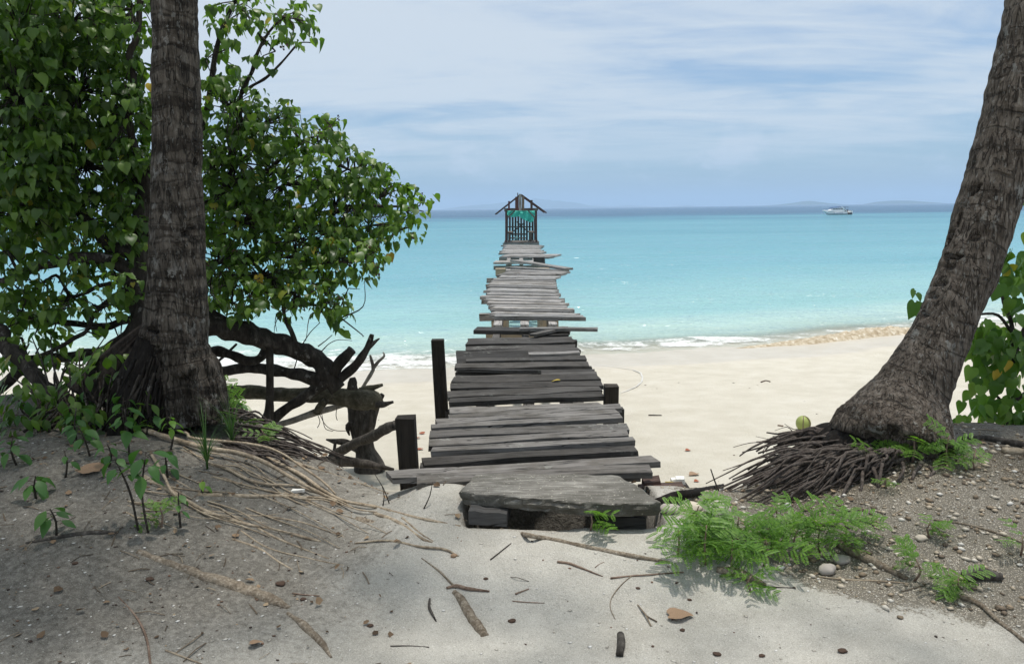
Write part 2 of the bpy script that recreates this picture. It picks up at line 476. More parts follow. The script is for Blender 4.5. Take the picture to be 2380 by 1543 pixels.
def mat_water():
    """depth (metres) and foam are stored per vertex; colour follows the water column over white sand"""
    m, nt = new_mat('sea_water')
    pos = nt.n('ShaderNodeNewGeometry').outputs['Position']
    at = nt.n('ShaderNodeAttribute', attribute_name='water')
    sp = nt.n('ShaderNodeSeparateColor', {0: at.outputs['Color']})
    depth, foam, far = sp.outputs
    big = nt.noise(nt.mapping(pos, scale=(0.02, 0.06, 1)), 1.0, 5, 0.6)
    dd = nt.math('ADD', depth, nt.math('MULTIPLY', nt.math('SUBTRACT', big, 0.5), nt.math('MULTIPLY', depth, 0.85)))
    col = nt.ramp(dd, [(0.0, (0.56, 0.58, 0.50)), (0.05, (0.42, 0.56, 0.51)), (0.14, (0.27, 0.47, 0.47)), (0.30, (0.165, 0.365, 0.42)),
                       (0.52, (0.10, 0.265, 0.33)), (0.62, (0.07, 0.19, 0.27)), (0.72, (0.05, 0.115, 0.19)), (1.0, (0.045, 0.10, 0.175))])
    d2 = nt.mapping(pos, scale=(0.5, 1.0, 1))
    w1 = nt.noise(d2, 1.6, 4, 0.6, 0.4)
    w2 = nt.noise(d2, 0.35, 3, 0.55, 0.3)
    w3 = nt.noise(nt.mapping(pos, scale=(0.08, 0.16, 1)), 1.0, 6, 0.68, 0.3)
    h = nt.math('ADD', nt.math('MULTIPLY', w1, 0.20), nt.math('ADD', nt.math('MULTIPLY', w2, 0.30), nt.math('MULTIPLY', w3, 1.6)))
    nb = nt.bump(h, 0.9, 1.0)
    dif = nt.n('ShaderNodeBsdfDiffuse', {'Color': col, 'Normal': nb})
    gl = nt.n('ShaderNodeBsdfGlossy', {'Color': (0.9, 0.95, 1, 1), 'Roughness': 0.10, 'Normal': nb})
    fr = nt.n('ShaderNodeFresnel', {'IOR': 1.33, 'Normal': nb}).outputs[0]
    gf = nt.math('MINIMUM', nt.math('MULTIPLY', fr, 0.8), 0.50)
    body = nt.n('ShaderNodeMixShader', {0: gf, 1: dif.outputs[0], 2: gl.outputs[0]})
    tr = nt.n('ShaderNodeBsdfTransparent', {'Color': (0.96, 0.985, 0.975, 1)})
    clear = nt.math('MULTIPLY', nt.math('SUBTRACT', 1.0, sstep(nt, 0.0, 0.075, depth)), 0.88)
    body2 = nt.n('ShaderNodeMixShader', {0: clear, 1: body.outputs[0], 2: tr.outputs[0]})
    fo = nt.noise(nt.mapping(pos, scale=(0.55, 1.0, 1)), 2.4, 8, 0.72, 0.8)
    fo2 = nt.noise(pos, 11.0, 6, 0.7, 0.5)
    fsum = nt.math('ADD', nt.math('MULTIPLY', fo, 0.7), nt.math('MULTIPLY', fo2, 0.3))
    thr = nt.math('SUBTRACT', 0.82, nt.math('MULTIPLY', foam, 0.40))
    ff = sstep(nt, -0.02, 0.13, nt.math('SUBTRACT', fsum, thr))
    ff = nt.math('MULTIPLY', ff, nt.math('MINIMUM', nt.math('MULTIPLY', foam, 6.0), 0.80))
    fsh = nt.n('ShaderNodeBsdfDiffuse', {'Color': (0.82, 0.84, 0.83, 1), 'Normal': nt.bump(fo2, 0.6, 0.05)})
    fin = nt.n('ShaderNodeMixShader', {0: ff, 1: body2.outputs[0], 2: fsh.outputs[0]})
    finish(nt, fin)
    return m

def mat_churn():
    m, nt = new_mat('sandy_breaker')
    oc = nt.n('ShaderNodeNewGeometry').outputs['Position']
    n = nt.noise(oc, 9, 7, 0.7, 0.4)
    c = nt.ramp(n, [(0.3, (0.22, 0.165, 0.10)), (0.45, (0.40, 0.32, 0.21)), (0.58, (0.58, 0.51, 0.39)), (0.70, (0.78, 0.76, 0.70))])
    finish(nt, pbr(nt, c, 0.6, nt.bump(n, 0.8, 0.05), 0.3))
    return m

M = {}
M['wood'] = mat_wood('weathered_wood')
M['wood_post'] = mat_wood('post_wood', 1.2, 0.12)
M['bark_dark'] = mat_bark('hibiscus_bark', (0.016, 0.014, 0.012), (0.048, 0.041, 0.034), (0.125, 0.112, 0.096), 1.0, 0.4, 0.25, 1.0)
M['drift'] = mat_bark('driftwood', (0.028, 0.025, 0.022), (0.075, 0.068, 0.06), (0.17, 0.155, 0.14), 1.4, 0.1, 0.2)
M['drift_pale'] = mat_bark('bleached_driftwood', (0.16, 0.145, 0.12), (0.30, 0.28, 0.24), (0.45, 0.42, 0.37), 1.6, 0.0, 0.2)
M['log_olive'] = mat_bark('mossy_log', (0.05, 0.046, 0.03), (0.11, 0.10, 0.07), (0.21, 0.195, 0.15), 1.0, 0.15, 1.0)
M['palm_dark'] = mat_palm('dark_palm_bark', (0.030, 0.025, 0.020), (0.100, 0.085, 0.069), (0.20, 0.174, 0.145), 0.6, 0.85)
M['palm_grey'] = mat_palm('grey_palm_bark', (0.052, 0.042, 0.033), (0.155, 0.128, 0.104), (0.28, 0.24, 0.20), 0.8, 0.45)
M['palm_root'] = mat_bark('palm_root', (0.04, 0.033, 0.029), (0.105, 0.088, 0.077), (0.20, 0.175, 0.155), 3.0, 0.0, 0.5, 0.4)
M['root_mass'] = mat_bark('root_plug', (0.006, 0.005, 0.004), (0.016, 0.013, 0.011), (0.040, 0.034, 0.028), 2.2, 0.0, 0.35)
M['root_tan'] = mat_bark('tan_root', (0.20, 0.155, 0.11), (0.38, 0.315, 0.23), (0.52, 0.45, 0.35), 2.5, 0.1, 1.0, 0.4)
M['root_sandy'] = mat_bark('half_buried_root', (0.12, 0.097, 0.07), (0.27, 0.225, 0.17), (0.46, 0.41, 0.34), 3.0, 0.3, 1.0, 0.9)
M['twig'] = mat_bark('dry_twig', (0.11, 0.075, 0.055), (0.23, 0.165, 0.125), (0.36, 0.28, 0.22), 3.0, 0.0, 1.0, 0.3)
M['twig_dark'] = mat_bark('living_twig', (0.018, 0.015, 0.012), (0.05, 0.043, 0.035), (0.13, 0.12, 0.10), 2.0, 0.2, 1.0, 0.3)
M['leaf'] = mat_leaf('hibiscus_leaf', (0.045, 0.095, 0.017), (0.085, 0.165, 0.026), (0.16, 0.255, 0.046), 0.42, 0.40, 0.003)
M['leaf_bright'] = mat_leaf('shrub_leaf', (0.055, 0.125, 0.02), (0.085, 0.175, 0.027), (0.14, 0.24, 0.04), 0.40, 0.42, 0.004)
M['leaf_weed'] = mat_leaf('weed_leaf', (0.040, 0.115, 0.025), (0.055, 0.150, 0.032), (0.085, 0.19, 0.04), 0.3, 0.5, 0.0)
M['leaf_fern'] = mat_leaf('feathery_leaflets', (0.085, 0.19, 0.024), (0.125, 0.26, 0.032), (0.18, 0.32, 0.045), 0.36, 0.5, 0.0)
M['leaf_palm'] = mat_leaf('palm_leaflet', (0.04, 0.09, 0.02), (0.06, 0.12, 0.025), (0.09, 0.14, 0.03), 0.25, 0.4, 0.0)
M['leaf_dead'] = mat_plain('dead_leaf', (0.33, 0.22, 0.14), 0.7, 0.3, 0.5, 25)
M['leaf_red'] = mat_plain('fallen_red_leaf', (0.32, 0.10, 0.045), 0.6, 0.3, 0.4, 25)
M['leaf_yellow'] = mat_plain('yellowed_leaf', (0.52, 0.38, 0.04), 0.5, 0.3, 0.4, 25)
M['grass'] = mat_leaf('grass_blade', (0.045, 0.11, 0.028), (0.06, 0.14, 0.034), (0.09, 0.17, 0.05), 0.3, 0.5, 0.0)
M['concrete'] = mat_concrete('old_concrete')
M['pile'] = mat_plain('concrete_pile', (0.36, 0.30, 0.22), 0.9, 0.2, 0.55, 5, 0.5)
M['ground'] = mat_ground()
M['water'] = mat_water()
M['churn'] = mat_churn()
M['pebble'] = mat_plain('coral_pebble', (0.55, 0.49, 0.40), 0.8, 0.3, 0.3, 30)
M['stone'] = mat_plain('coral_stone', (0.44, 0.40, 0.36), 0.85, 0.25, 0.35, 9, 0.5)
M['swash'] = mat_plain('drying_foam', (0.66, 0.65, 0.62), 0.6, 0.3, 0.4, 6)
M['shell'] = mat_plain('shell_white', (0.74, 0.72, 0.67), 0.5, 0.4, 0.2, 40)
M['chip'] = mat_plain('bark_chip', (0.085, 0.055, 0.04), 0.85, 0.2, 0.5, 30)
M['island'] = mat_plain('island_forest', (0.045, 0.075, 0.04), 0.9, 0.1, 0.5, 0.02, 0.0)
M['hull'] = mat_plain('white_gelcoat', (0.88, 0.88, 0.88), 0.3, 0.5, 0.03, 2, 0.0)
M['black'] = mat_plain('black_rubber', (0.02, 0.021, 0.024), 0.5, 0.4, 0.2, 3, 0.0)
M['boat_blue'] = mat_plain('blue_canvas', (0.02, 0.045, 0.24), 0.7, 0.3, 0.2, 3, 0.0)
M['boat_orange'] = mat_plain('orange_stripe', (0.62, 0.25, 0.10), 0.5, 0.4, 0.1, 3, 0.0)
M['boat_glass'] = mat_plain('cabin_glass', (0.09, 0.08, 0.10), 0.2, 0.5, 0.1, 3, 0.0)
M['tarp'] = mat_plain('green_tarp', (0.07, 0.56, 0.46), 0.6, 0.35, 0.35, 5, 0.1)
M['coconut'] = mat_plain('green_husk', (0.30, 0.35, 0.10), 0.5, 0.4, 0.35, 9, 0.1)
M['rope'] = mat_plain('blue_rope', (0.16, 0.33, 0.35), 0.8, 0.2, 0.3, 60)
M['foamplastic'] = mat_plain('white_foam_plastic', (0.75, 0.74, 0.70), 0.7, 0.3, 0.1, 20)
M['rope_yellow'] = mat_plain('yellow_rope', (0.50, 0.40, 0.12), 0.8, 0.2, 0.3, 60)
M['redbrown'] = mat_wood('redbrown_board', 0.8, 0.05)

# ================================================================== terrain
SEA_Z = -1.6
_sh = [on_z(px, py, SEA_Z) for px, py in ((-300, 850), (300, 868), (640, 868), (960, 858), (1400, 824), (1740, 806), (2060, 776), (2380, 752), (2700, 735))]
SHORE = sorted((p.x, p.y) for p in _sh)
SHORE = [(-300, SHORE[0][1] + 25), (-60, SHORE[0][1] + 6)] + SHORE + [(60, SHORE[-1][1] + 8), (300, SHORE[-1][1] + 60)]
def shore(x): return interp(SHORE, x)
EDGE = [(-30, 7.5), (-6, 6.5), (-3.5, 6.1), (-2.2, 5.85), (-1.4, 5.2), (-0.75, 4.8), (-0.2, 4.95), (0.3, 5.1), (0.85, 4.95), (1.35, 4.75), (1.9, 5.15), (2.8, 5.25), (4, 5.3), (8, 5.9), (30, 7.5)]
def top_h(x, y):
    z = -0.23
    z += 0.37 * S(0.6, 2.4, -x) * S(2.5, 4.9, y)
    z += 0.28 * S(1.25, 2.5, x) * S(2.7, 4.6, y)
    z += 0.10 * math.exp(-((x + 0.42) / 0.28) ** 2 - ((y - 4.35) / 0.30) ** 2)
    # the washed-out hollow under the slab
    z += 0.12 * S(3.25, 3.95, y) * S(1.3, 0.7, abs(x - 0.25)) * S(5.0, 4.6, y)
    z -= 0.60 * S(0.54, 0.46, abs(x - 0.27)) * S(3.985, 4.06, y) * S(4.95, 4.75, y)
    return z
def beach_h(x, y):
    ys = shore(x)
    if y < ys:
        t = (y - 6.0) / (ys - 6.0)
        return -0.86 + (SEA_Z + 0.86) * t
    d = y - ys
    return SEA_Z - 0.05 * d if d < 50 else SEA_Z - 2.5 - 0.012 * (d - 50)
def H(x, y, detail=True):
    e = interp(EDGE, x)
    s = S(e, e + 0.95, y)
    zt = top_h(x, y) if s < 1 else 0.0
    z = zt * (1 - s) + beach_h(x, y) * s if s > 0 else zt
    if z < -5: z = -5
    if detail and y < 30:
        k = 1 - s
        z += (0.030 * fbm(x * 1.1, y * 1.1, 3.1, 2) + 0.012 * fbm(x * 5, y * 5, 1.3, 2)) * (0.35 + 0.65 * k) * S(2000, 20, abs(x))
    return z
def hit(px, py, up=0.0):
    d = ray(px, py); t = 1.0; prev = None
    while t < 80:
        p = CAM + d * t
        h = H(p.x, p.y)
        if p.z < h + up:
            a, b = prev, t
            for _ in range(14):
                mid = (a + b) / 2; q = CAM + d * mid
                if q.z < H(q.x, q.y) + up: b = mid
                else: a = mid
            return CAM + d * b
        prev = t; t += 0.03 + t * 0.004
    return CAM + d * 80

def axis(lo, hi, fine_lo, fine_hi, step, grow=1.13):
    xs = list(np.arange(fine_lo, fine_hi, step))
    s = step; v = fine_hi
    while v < hi: xs.append(v); s *= grow; v += s
    xs.append(hi)
    s = step; v = fine_lo
    out = []
    while v > lo:
        s *= grow; v -= s; out.append(max(v, lo))
    return sorted(out) + xs
def grid_mesh(name, xs, ys, fz):
    nx, ny = len(xs), len(ys)
    co = np.empty((ny, nx, 3))
    for j, y in enumerate(ys):
        for i, x in enumerate(xs):
            co[j, i] = (x, y, fz(x, y))
    idx = np.arange(nx * ny).reshape(ny, nx)
    f = np.stack([idx[:-1, :-1], idx[:-1, 1:], idx[1:, 1:], idx[1:, :-1]], -1).reshape(-1, 4)
    return co.reshape(-1, 3), f.tolist()

def soil_shade_mask(x, y):
    e = interp(EDGE, x)
    # humus under the trees on both sides, bare sand on the trodden middle
    wob = 0.35 * fbm(x * 1.4, y * 1.4, 9.0, 3)
    left = S(0.15, -1.6, x + wob) * (0.14 + 0.86 * S(2.6, 3.7, y + 0.45 * wob - 0.18 * x))
    right = S(0.9, 1.9, x + wob * 0.5) * S(3.9, 4.6, y + 0.5 * wob)
    hollow = S(0.60, 0.48, abs(x - 0.27)) * S(4.0, 4.05, y) * S(5.4, 5.1, y)  # shade under the slab, put into the colour as dark earth
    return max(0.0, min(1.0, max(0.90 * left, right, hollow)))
def pebble_mask(x, y):
    wob = 0.4 * fbm(x * 1.7, y * 1.7, 4.0, 3)
    line = interp([(0.6, 4.4), (1.0, 3.8), (1.8, 3.25), (2.5, 2.75), (4, 2.2), (8, 2.0)], x)
    return max(0.0, S(0.7, 1.2, x) * S(line - 0.12, line + 0.18, y + 0.25 * wob) * (1 - 0.6 * S(4.5, 5.0, y)))
def build_ground():
    xs = axis(-320, 320, -4.2, 4.2, 0.035, 1.16)
    ys = axis(-40, 420, 1.6, 6.9, 0.032, 1.11)
    co, f = grid_mesh('ground', xs, ys, H)
    me = mesh_from('ground', co, f)
    me.polygons.foreach_set('use_smooth', [True] * len(f))
    a = me.color_attributes.new('mask', 'FLOAT_COLOR', 'POINT')
    buf = np.zeros((len(co), 4), dtype=np.float32)
    for i, (x, y, z) in enumerate(co):
        if y > 120 or abs(x) > 100:
            buf[i] = (0, 0, 1, 0) if y > 7 else (0.5, 0, 0, 0); continue
        e = interp(EDGE, x)
        b = S(e + 0.25, e + 0.75, y)
        ys_ = shore(x)
        buf[i] = (soil_shade_mask(x, y) * (1 - b), pebble_mask(x, y) * (1 - b), b, S(ys_ - 4.2, ys_ - 0.3, y))
    a.data.foreach_set('color', buf.ravel())
    me.materials.append(M['ground'])
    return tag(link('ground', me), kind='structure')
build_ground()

# ================================================================== sea
def wave_h(x, y):
    d = y - shore(x)
    if y > 400: return SEA_Z
    a = 0.045 * S(-1, 14, d) * S(400, 60, y)
    z = SEA_Z
    z += a * (1.2 * nz(x * 0.10, y * 0.42, 1.0) + 0.8 * nz(x * 0.35, y * 1.1, 5.0) + 0.35 * nz(x * 1.1, y * 2.3, 2.0))
    # the last swells before they run up the sand
    for d0, hgt, w in ((1.2, 0.045, 0.35), (4.6, 0.09, 0.8), (9.5, 0.08, 1.2)):
        ph = d - d0 - 0.6 * nz(x * 0.25, d0 * 3.0)
        z += hgt * math.exp(-(ph / w) ** 2) * (0.5 + 0.6 * nz(x * 0.16, d0))
    return z
def build_sea():
    xs = axis(-26000, 26000, -16, 24, 0.28, 1.22)
    ys = axis(11.0, 26000, 12.0, 40.0, 0.17, 1.05)
    co, f = grid_mesh('sea', xs, ys, wave_h)
    me = mesh_from('sea', co, f)
    me.polygons.foreach_set('use_smooth', [True] * len(f))
    a = me.color_attributes.new('water', 'FLOAT_COLOR', 'POINT')
    buf = np.zeros((len(co), 4), dtype=np.float32)
    drop = on_z(1190, 508, SEA_Z).y
    for i, (x, y, z) in enumerate(co):
        d = y - shore(min(60, max(-60, x)))
        # 0 shallows .. 0.5 over the white sand shelf .. 1 blue water beyond the drop-off
        dep = interp([(0, 0.0), (2.5, 0.06), (7, 0.16), (20, 0.30), (70, 0.42), (drop * 0.78, 0.55), (drop * 1.02, 0.66), (drop * 1.15, 0.75), (drop * 4, 1.0)], d)
        if y > 300: fo = 0.0
        else:
            fo = 0.62 * math.exp(-((d - 0.7) / 0.9) ** 2) * (0.75 + 0.6 * nz(x * 0.35, 2.0)) + 0.42 * S(9.5, 0.5, d) * (0.55 + 0.7 * nz(x * 0.18, y * 0.30, 7.0)) + 0.35 * math.exp(-((d - 6.5) / 0.9) ** 2) * S(0.1, 0.5, nz(x * 0.12, 3.3) + 0.25)
            left = S(1.0, -3.0, x)
            fo += 0.30 * S(0.2, 1.5, x) * S(9.0, 5.0, x) * math.exp(-((d - 1.3) / 1.1) ** 2)
            fo += left * 0.62 * S(6.5, 1.5, d) * S(-0.5, 0.3, d)
            fo += 0.6 * S(8.0, 12.5, x) * math.exp(-((d - 2.2) / 1.6) ** 2)
            fo *= S(-0.8, 0.15, d)
            fo = min(1.0, max(0.0, fo))
        buf[i] = (max(0, dep), fo, 0, 1)
    a.data.foreach_set('color', buf.ravel())
    me.materials.append(M['water'])
    return tag(link('sea', me), kind='structure')
build_sea()

# small breaker loaded with sand, running in on the right
def build_breaker():
    A = [on_z(px, py, SEA_Z) for px, py in ((1690, 813), (1800, 803), (1880, 798), (1960, 789), (2040, 779), (2100, 773), (2150, 767))]
    hs = [0.01, 0.05, 0.11, 0.15, 0.17, 0.12, 0.02]
    ws = [0.15, 0.3, 0.5, 0.6, 0.65, 0.5, 0.2]
    mb = MB(); n = 90; k = 14
    for i in range(n + 1):
        t = i / n * (len(A) - 1); j = min(len(A) - 2, int(t)); u = t - j
        p = A[j].lerp(A[j + 1], u); h = lerp(hs[j], hs[j + 1], u); w = lerp(ws[j], ws[j + 1], u)
        for q in range(k + 1):
            s = q / k
            y = p.y + (s - 0.35) * w * 2
            prof = math.sin(math.pi * min(1, s / 0.35) * 0.5) if s < 0.35 else math.cos((s - 0.35) / 0.65 * math.pi / 2) ** 1.5
            zz = SEA_Z - 0.03 + (h + 0.03) * prof * (1 + 0.35 * fbm(p.x * 4, y * 7, 2.0, 4))
            xx = p.x + 0.04 * nz(p.x * 9, y * 9)
            mb.v.append((xx, y + 0.05 * nz(p.x * 7, s * 6, 3), zz))
    for i in range(n):
        for q in range(k):
            a = i * (k + 1) + q
            mb.quad(a, a + k + 1, a + k + 2, a + 1)
    o = mb.build('breaking_wave', M['churn'], smooth=True)
    tag(o, 'small sandy brown wave breaking on the shore beside the right palm', kind='structure')
build_breaker()

# ================================================================== far islands
def island(pts, dist, depth, name='island'):
    """pts: skyline points in the picture, ridge at that distance"""
    P = [at_y(px, py, dist) for px, py in pts]
    mb = MB(); n = 70; k = 12
    for i in range(n + 1):
        t = i / n * (len(P) - 1); j = min(len(P) - 2, int(t)); u = t - j
        p = P[j].lerp(P[j + 1], u)
        top = max(0.0, p.z - SEA_Z)
        top *= 1 + 0.10 * fbm(p.x * 0.02, 3.0, 1.0, 3)
        for q in range(k + 1):
            s = q / k * 2 - 1
            prof = math.cos(s * math.pi / 2) ** 0.8
            mb.v.append((p.x, dist + s * depth, SEA_Z - 1.5 + (top + 1.5) * prof * (1 + 0.25 * abs(s) * fbm(p.x * 0.01, s * 3, 2))))
    for i in range(n):
        for q in range(k):
            a = i * (k + 1) + q
            mb.quad(a, a + k + 1, a + k + 2, a + 1)
    return tag(mb.build(name, M['island'], smooth=True), kind='structure')
island([(1022, 488), (1060, 482), (1100, 477), (1150, 474), (1190, 468), (1215, 464), (1240, 462), (1262, 463), (1290, 467), (1320, 469), (1340, 472), (1370, 478), (1395, 480), (1430, 480), (1460, 478), (1490, 480), (1520, 482.5)], 9000, 900)
island([(1795, 477.5), (1835, 474), (1860, 470), (1880, 467.5), (1900, 471), (1935, 476)], 5600, 350)
island([(2050, 474.5), (2058, 468), (2080, 466.5), (2110, 467), (2135, 469.5), (2150, 472.5), (2175, 473)], 5200, 350)
island([(1555, 481.5), (1580, 478.5), (1600, 477.5), (1618, 480.5)], 8600, 300)

# ================================================================== the broken pier
def z5(x, y): return 857 + x * .3517, 742.6 + y * .3517          # readings from enlarged views
def z9(x, y): return 1094.8 + x * .1542, 552.2 + y * .1542
def z10(x, y): return 1132.9 + x * .12336, 428.4 + y * .12336

pier = thing('pier', 'broken wooden plank pier running from the bank out over the sea', 'pier', (0.15, 4.5, -0.2))
def plank(a, b, width, thick=0.035, tone=(0.1, 0.1, 0.1), z=0.0, name='plank', parent=None, seg=6, tilt=0.0, mat=None, jag=0.02, label=None, rough=1.0):
    """a, b: ends of the edge nearest the camera, on the top face; extends `width` away from the camera"""
    a, b = Vector(a), Vector(b)
    d = b - a; L = d.length; d.normalize()
    up = Vector((0, 0, 1)); s = up.cross(d).normalized(); u = d.cross(s)
    if tilt:
        q = Matrix.Rotation(tilt, 3, d); s = q @ s; u = q @ u
    sd = U(0, 100)
    je = [U(-jag, jag) for _ in range(4)]
    v, f = [], []
    for i in range(seg + 1):
        t = i / seg; x = t * L
        for (yy, zz) in ((0, 0), (width, 0), (width, -thick), (0, -thick)):
            e = (je[0 if i == 0 else 2] if yy == 0 else je[1 if i == 0 else 3]) + U(-.004, .004) if i in (0, seg) else 0.0
            wob = 0.006 * rough * nz(x * 2.2 + sd, yy * 9, sd)
            v.append((x + e, yy + wob * 1.3 + (0.005 * rough * nz(x * 9, sd, yy)), zz + 0.9 * wob))
    for i in range(seg):
        for j in range(4):
            j2 = (j + 1) % 4
            f.append((i * 4 + j, (i + 1) * 4 + j, (i + 1) * 4 + j2, i * 4 + j2))
    f.append((0, 1, 2, 3)); f.append(tuple(seg * 4 + k for k in (3, 2, 1, 0)))
    me = mesh_from(name, np.array(v), [tuple(reversed(q)) for q in f])
    me.materials.append(mat or M['wood'])
    p = parent if parent is not None else pier
    o = link(name, me, p, Vector((a.x, a.y, a.z + z)) - world_loc(p) if p else a)
    o.rotation_euler = Matrix((d, s, u)).transposed().to_euler()
    o.color = (tone[0], tone[1], tone[2], 1)
    if label: o['label'] = label
    return o

def grey(v, warm=0.0): return (v * (1 + warm), v, v * (1 - warm))
# near planks: front-left, front-right, back-left, back-right, tone
NEAR = [
    ((322, 1085), (1895, 1008), (350, 1030), (1870, 950), .17, .04),
    ((135, 1050), (1918, 945), (150, 1005), (1890, 900), .18, .03),
    ((360, 950), (1788, 860), (365, 908), (1785, 815), .075, .05),
    ((415, 880), (1775, 808), (425, 850), (1770, 780), .21, .02),
    ((395, 840), (1735, 765), (400, 800), (1725, 722), .17, .03),
    ((415, 770), (1725, 718), (420, 735), (1700, 665), .15, .02),
    ((430, 725), (1690, 655), (438, 700), (1665, 624), .165, .02),
    ((440, 690), (1650, 620), (445, 662), (1640, 592), .20, .02),
    ((545, 648), (1688, 578), (545, 616), (1685, 550), .20, .02),
    ((545, 612), (1555, 565), (545, 582), (1550, 532), .23, .02),
    ((540, 548), (1555, 500), (535, 516), (1555, 470), .062, .03),
    ((535, 512), (1550, 468), (530, 460), (1545, 440), .085, .03),
    ((530, 456), (1545, 438), (548, 422), (1530, 402), .07, .05),
    ((548, 420), (1530, 400), (570, 388), (1512, 362), .06, .05),
    ((570, 385), (1510, 360), (600, 368), (1495, 338), .10, .02),
    ((575, 348), (1490, 345), (585, 332), (1480, 322), .055, .04),
    ((560, 318), (1465, 306), (600, 292), (1440, 268), .08, .05),
    ((640, 282), (1440, 264), (660, 262), (1425, 238), .075, .02),
    ((610, 248), (1410, 222), (620, 236), (1400, 204), .24, .0),
    ((630, 225), (1392, 200), (638, 200), (1385, 184), .065, .03),
    ((640, 196), (1372, 180), (645, 172), (1365, 158), .075, .04),
    ((648, 168), (1362, 154), (655, 144), (1348, 130), .06, .03),
    ((658, 140), (1346, 126), (662, 122), (1334, 108), .08, .02),
]
for i, (fl, fr, bl, br, tone, warm) in enumerate(NEAR):
    A, B = on_z(*z5(*fl), 0.0), on_z(*z5(*fr), 0.0)
    C, D = on_z(*z5(*bl), 0.0), on_z(*z5(*br), 0.0)
    w = ((C.y - A.y) + (D.y - B.y)) / 2
    plank(A, B, max(0.07, w), U(.032, .042), grey(tone * U(.76, 1.05), warm + .035), U(-.008, .008), seg=14, jag=.02, rough=1.6)
# one board has dropped at its left end and shows its dark side
a, b = on_z(*z5(590, 292), -0.02), on_z(*z5(905, 282), -0.02)
plank(a, b + Vector((0.28, 0.08, -0.03)), 0.30, 0.03, grey(.04, .03), 0.0, tilt=R(16), label='dropped plank tipped up at one end')
a, b = on_z(*z5(575, 335), 0.02), on_z(*z5(1130, 345), 0.02)
plank(a, b, 0.10, 0.03, grey(.05, .05), 0.012, tilt=R(-8), label='split plank lying askew across the deck')
# last dark planks before the gap, and two loose boards
A, B = on_z(*z5(690, 72), 0), on_z(*z5(1330, 78), 0)
plank(A, B, 0.34, 0.05, grey(.05, .03), 0.0)
A, B = on_z(*z5(1000, 76), 0.03), on_z(*z5(1515, 78), 0.03)
plank(A, B, 0.16, 0.035, grey(.20, .02), 0.03, label='loose pale plank sticking out to the right')
A, B = on_z(*z5(1110, 112), 0.02), on_z(*z5(1320, 62), 0.02)
plank(A, B, 0.09, 0.03, grey(.13, .05), 0.03, label='loose plank lying diagonally')
A, B = on_z(*z5(1100, 106), 0.0), on_z(*z5(1322, 100), 0.0)
plank(A, B, 0.07, 0.03, grey(.06, .03), 0.0)

FAR = [(330, 1190, 1697, 1210), (315, 1160, 1650, 1183), (300, 1130, 1590, 1157), (295, 1100, 1540, 1125), (290, 1070, 1515, 1095),
       (285, 1042, 1455, 1062), (250, 1012, 1430, 1030), (235, 972, 1395, 1000), (225, 945, 1360, 972), (215, 920, 1350, 928),
       (130, 888, 1330, 905), (215, 862, 1290, 882), (210, 834, 1290, 852), (215, 802, 1250, 828), (220, 772, 1250, 800),
       (225, 742, 1240, 770), (228, 716, 1235, 740), (275, 688, 1240, 704), (290, 665, 1250, 668), (340, 640, 1255, 634),
       (390, 594, 1300, 604), (400, 572, 1290, 568), (470, 532, 1350, 548), (510, 492, 1350, 522), (530, 442, 1340, 492)]
for i, (x0, y0, x1, y1) in enumerate(FAR):
    A, B = on_z(*z9(x0, y0), 0), on_z(*z9(x1, y1), 0)
    if i + 1 < len(FAR):
        n = FAR[i + 1]; C, D = on_z(*z9(n[0], n[1]), 0), on_z(*z9(n[2], n[3]), 0)
        w = min(0.42, max(0.10, ((C.y - A.y) + (D.y - B.y)) / 2 * 0.78))
    else: w = 0.3
    v = U(.25, .37) if i % 3 else U(.15, .24)
    plank(A, B, w, U(.045, .06), grey(v, U(0, .05)), U(-.012, .012), jag=0.05)
A, B = on_z(*z9(590, 352), 0.06), on_z(*z9(1410, 482), 0.02)
plank(A, B, 0.25, 0.05, grey(.27, .03), 0.03, label='loose plank lying slantwise over the gap')
FAR2 = [(430, 282, 1190, 290), (470, 268, 1250, 270), (430, 242, 1050, 242), (410, 216, 1045, 218), (440, 196, 1030, 196), (455, 180, 1025, 178), (465, 164, 1010, 163), (470, 150, 1000, 152), (460, 136, 1000, 138), (450, 121, 990, 128)]
for i, (x0, y0, x1, y1) in enumerate(FAR2):
    A, B = on_z(*z9(x0, y0), 0), on_z(*z9(x1, y1), 0)
    w = 0.55
    if i + 1 < len(FAR2):
        n = FAR2[i + 1]; C = on_z(*z9(n[0], n[1]), 0); w = min(1.2, max(0.2, (C.y - A.y) * 0.9))
    plank(A, B, w, 0.06, grey(U(.22, .36), .02), U(-.02, .02), jag=0.06)

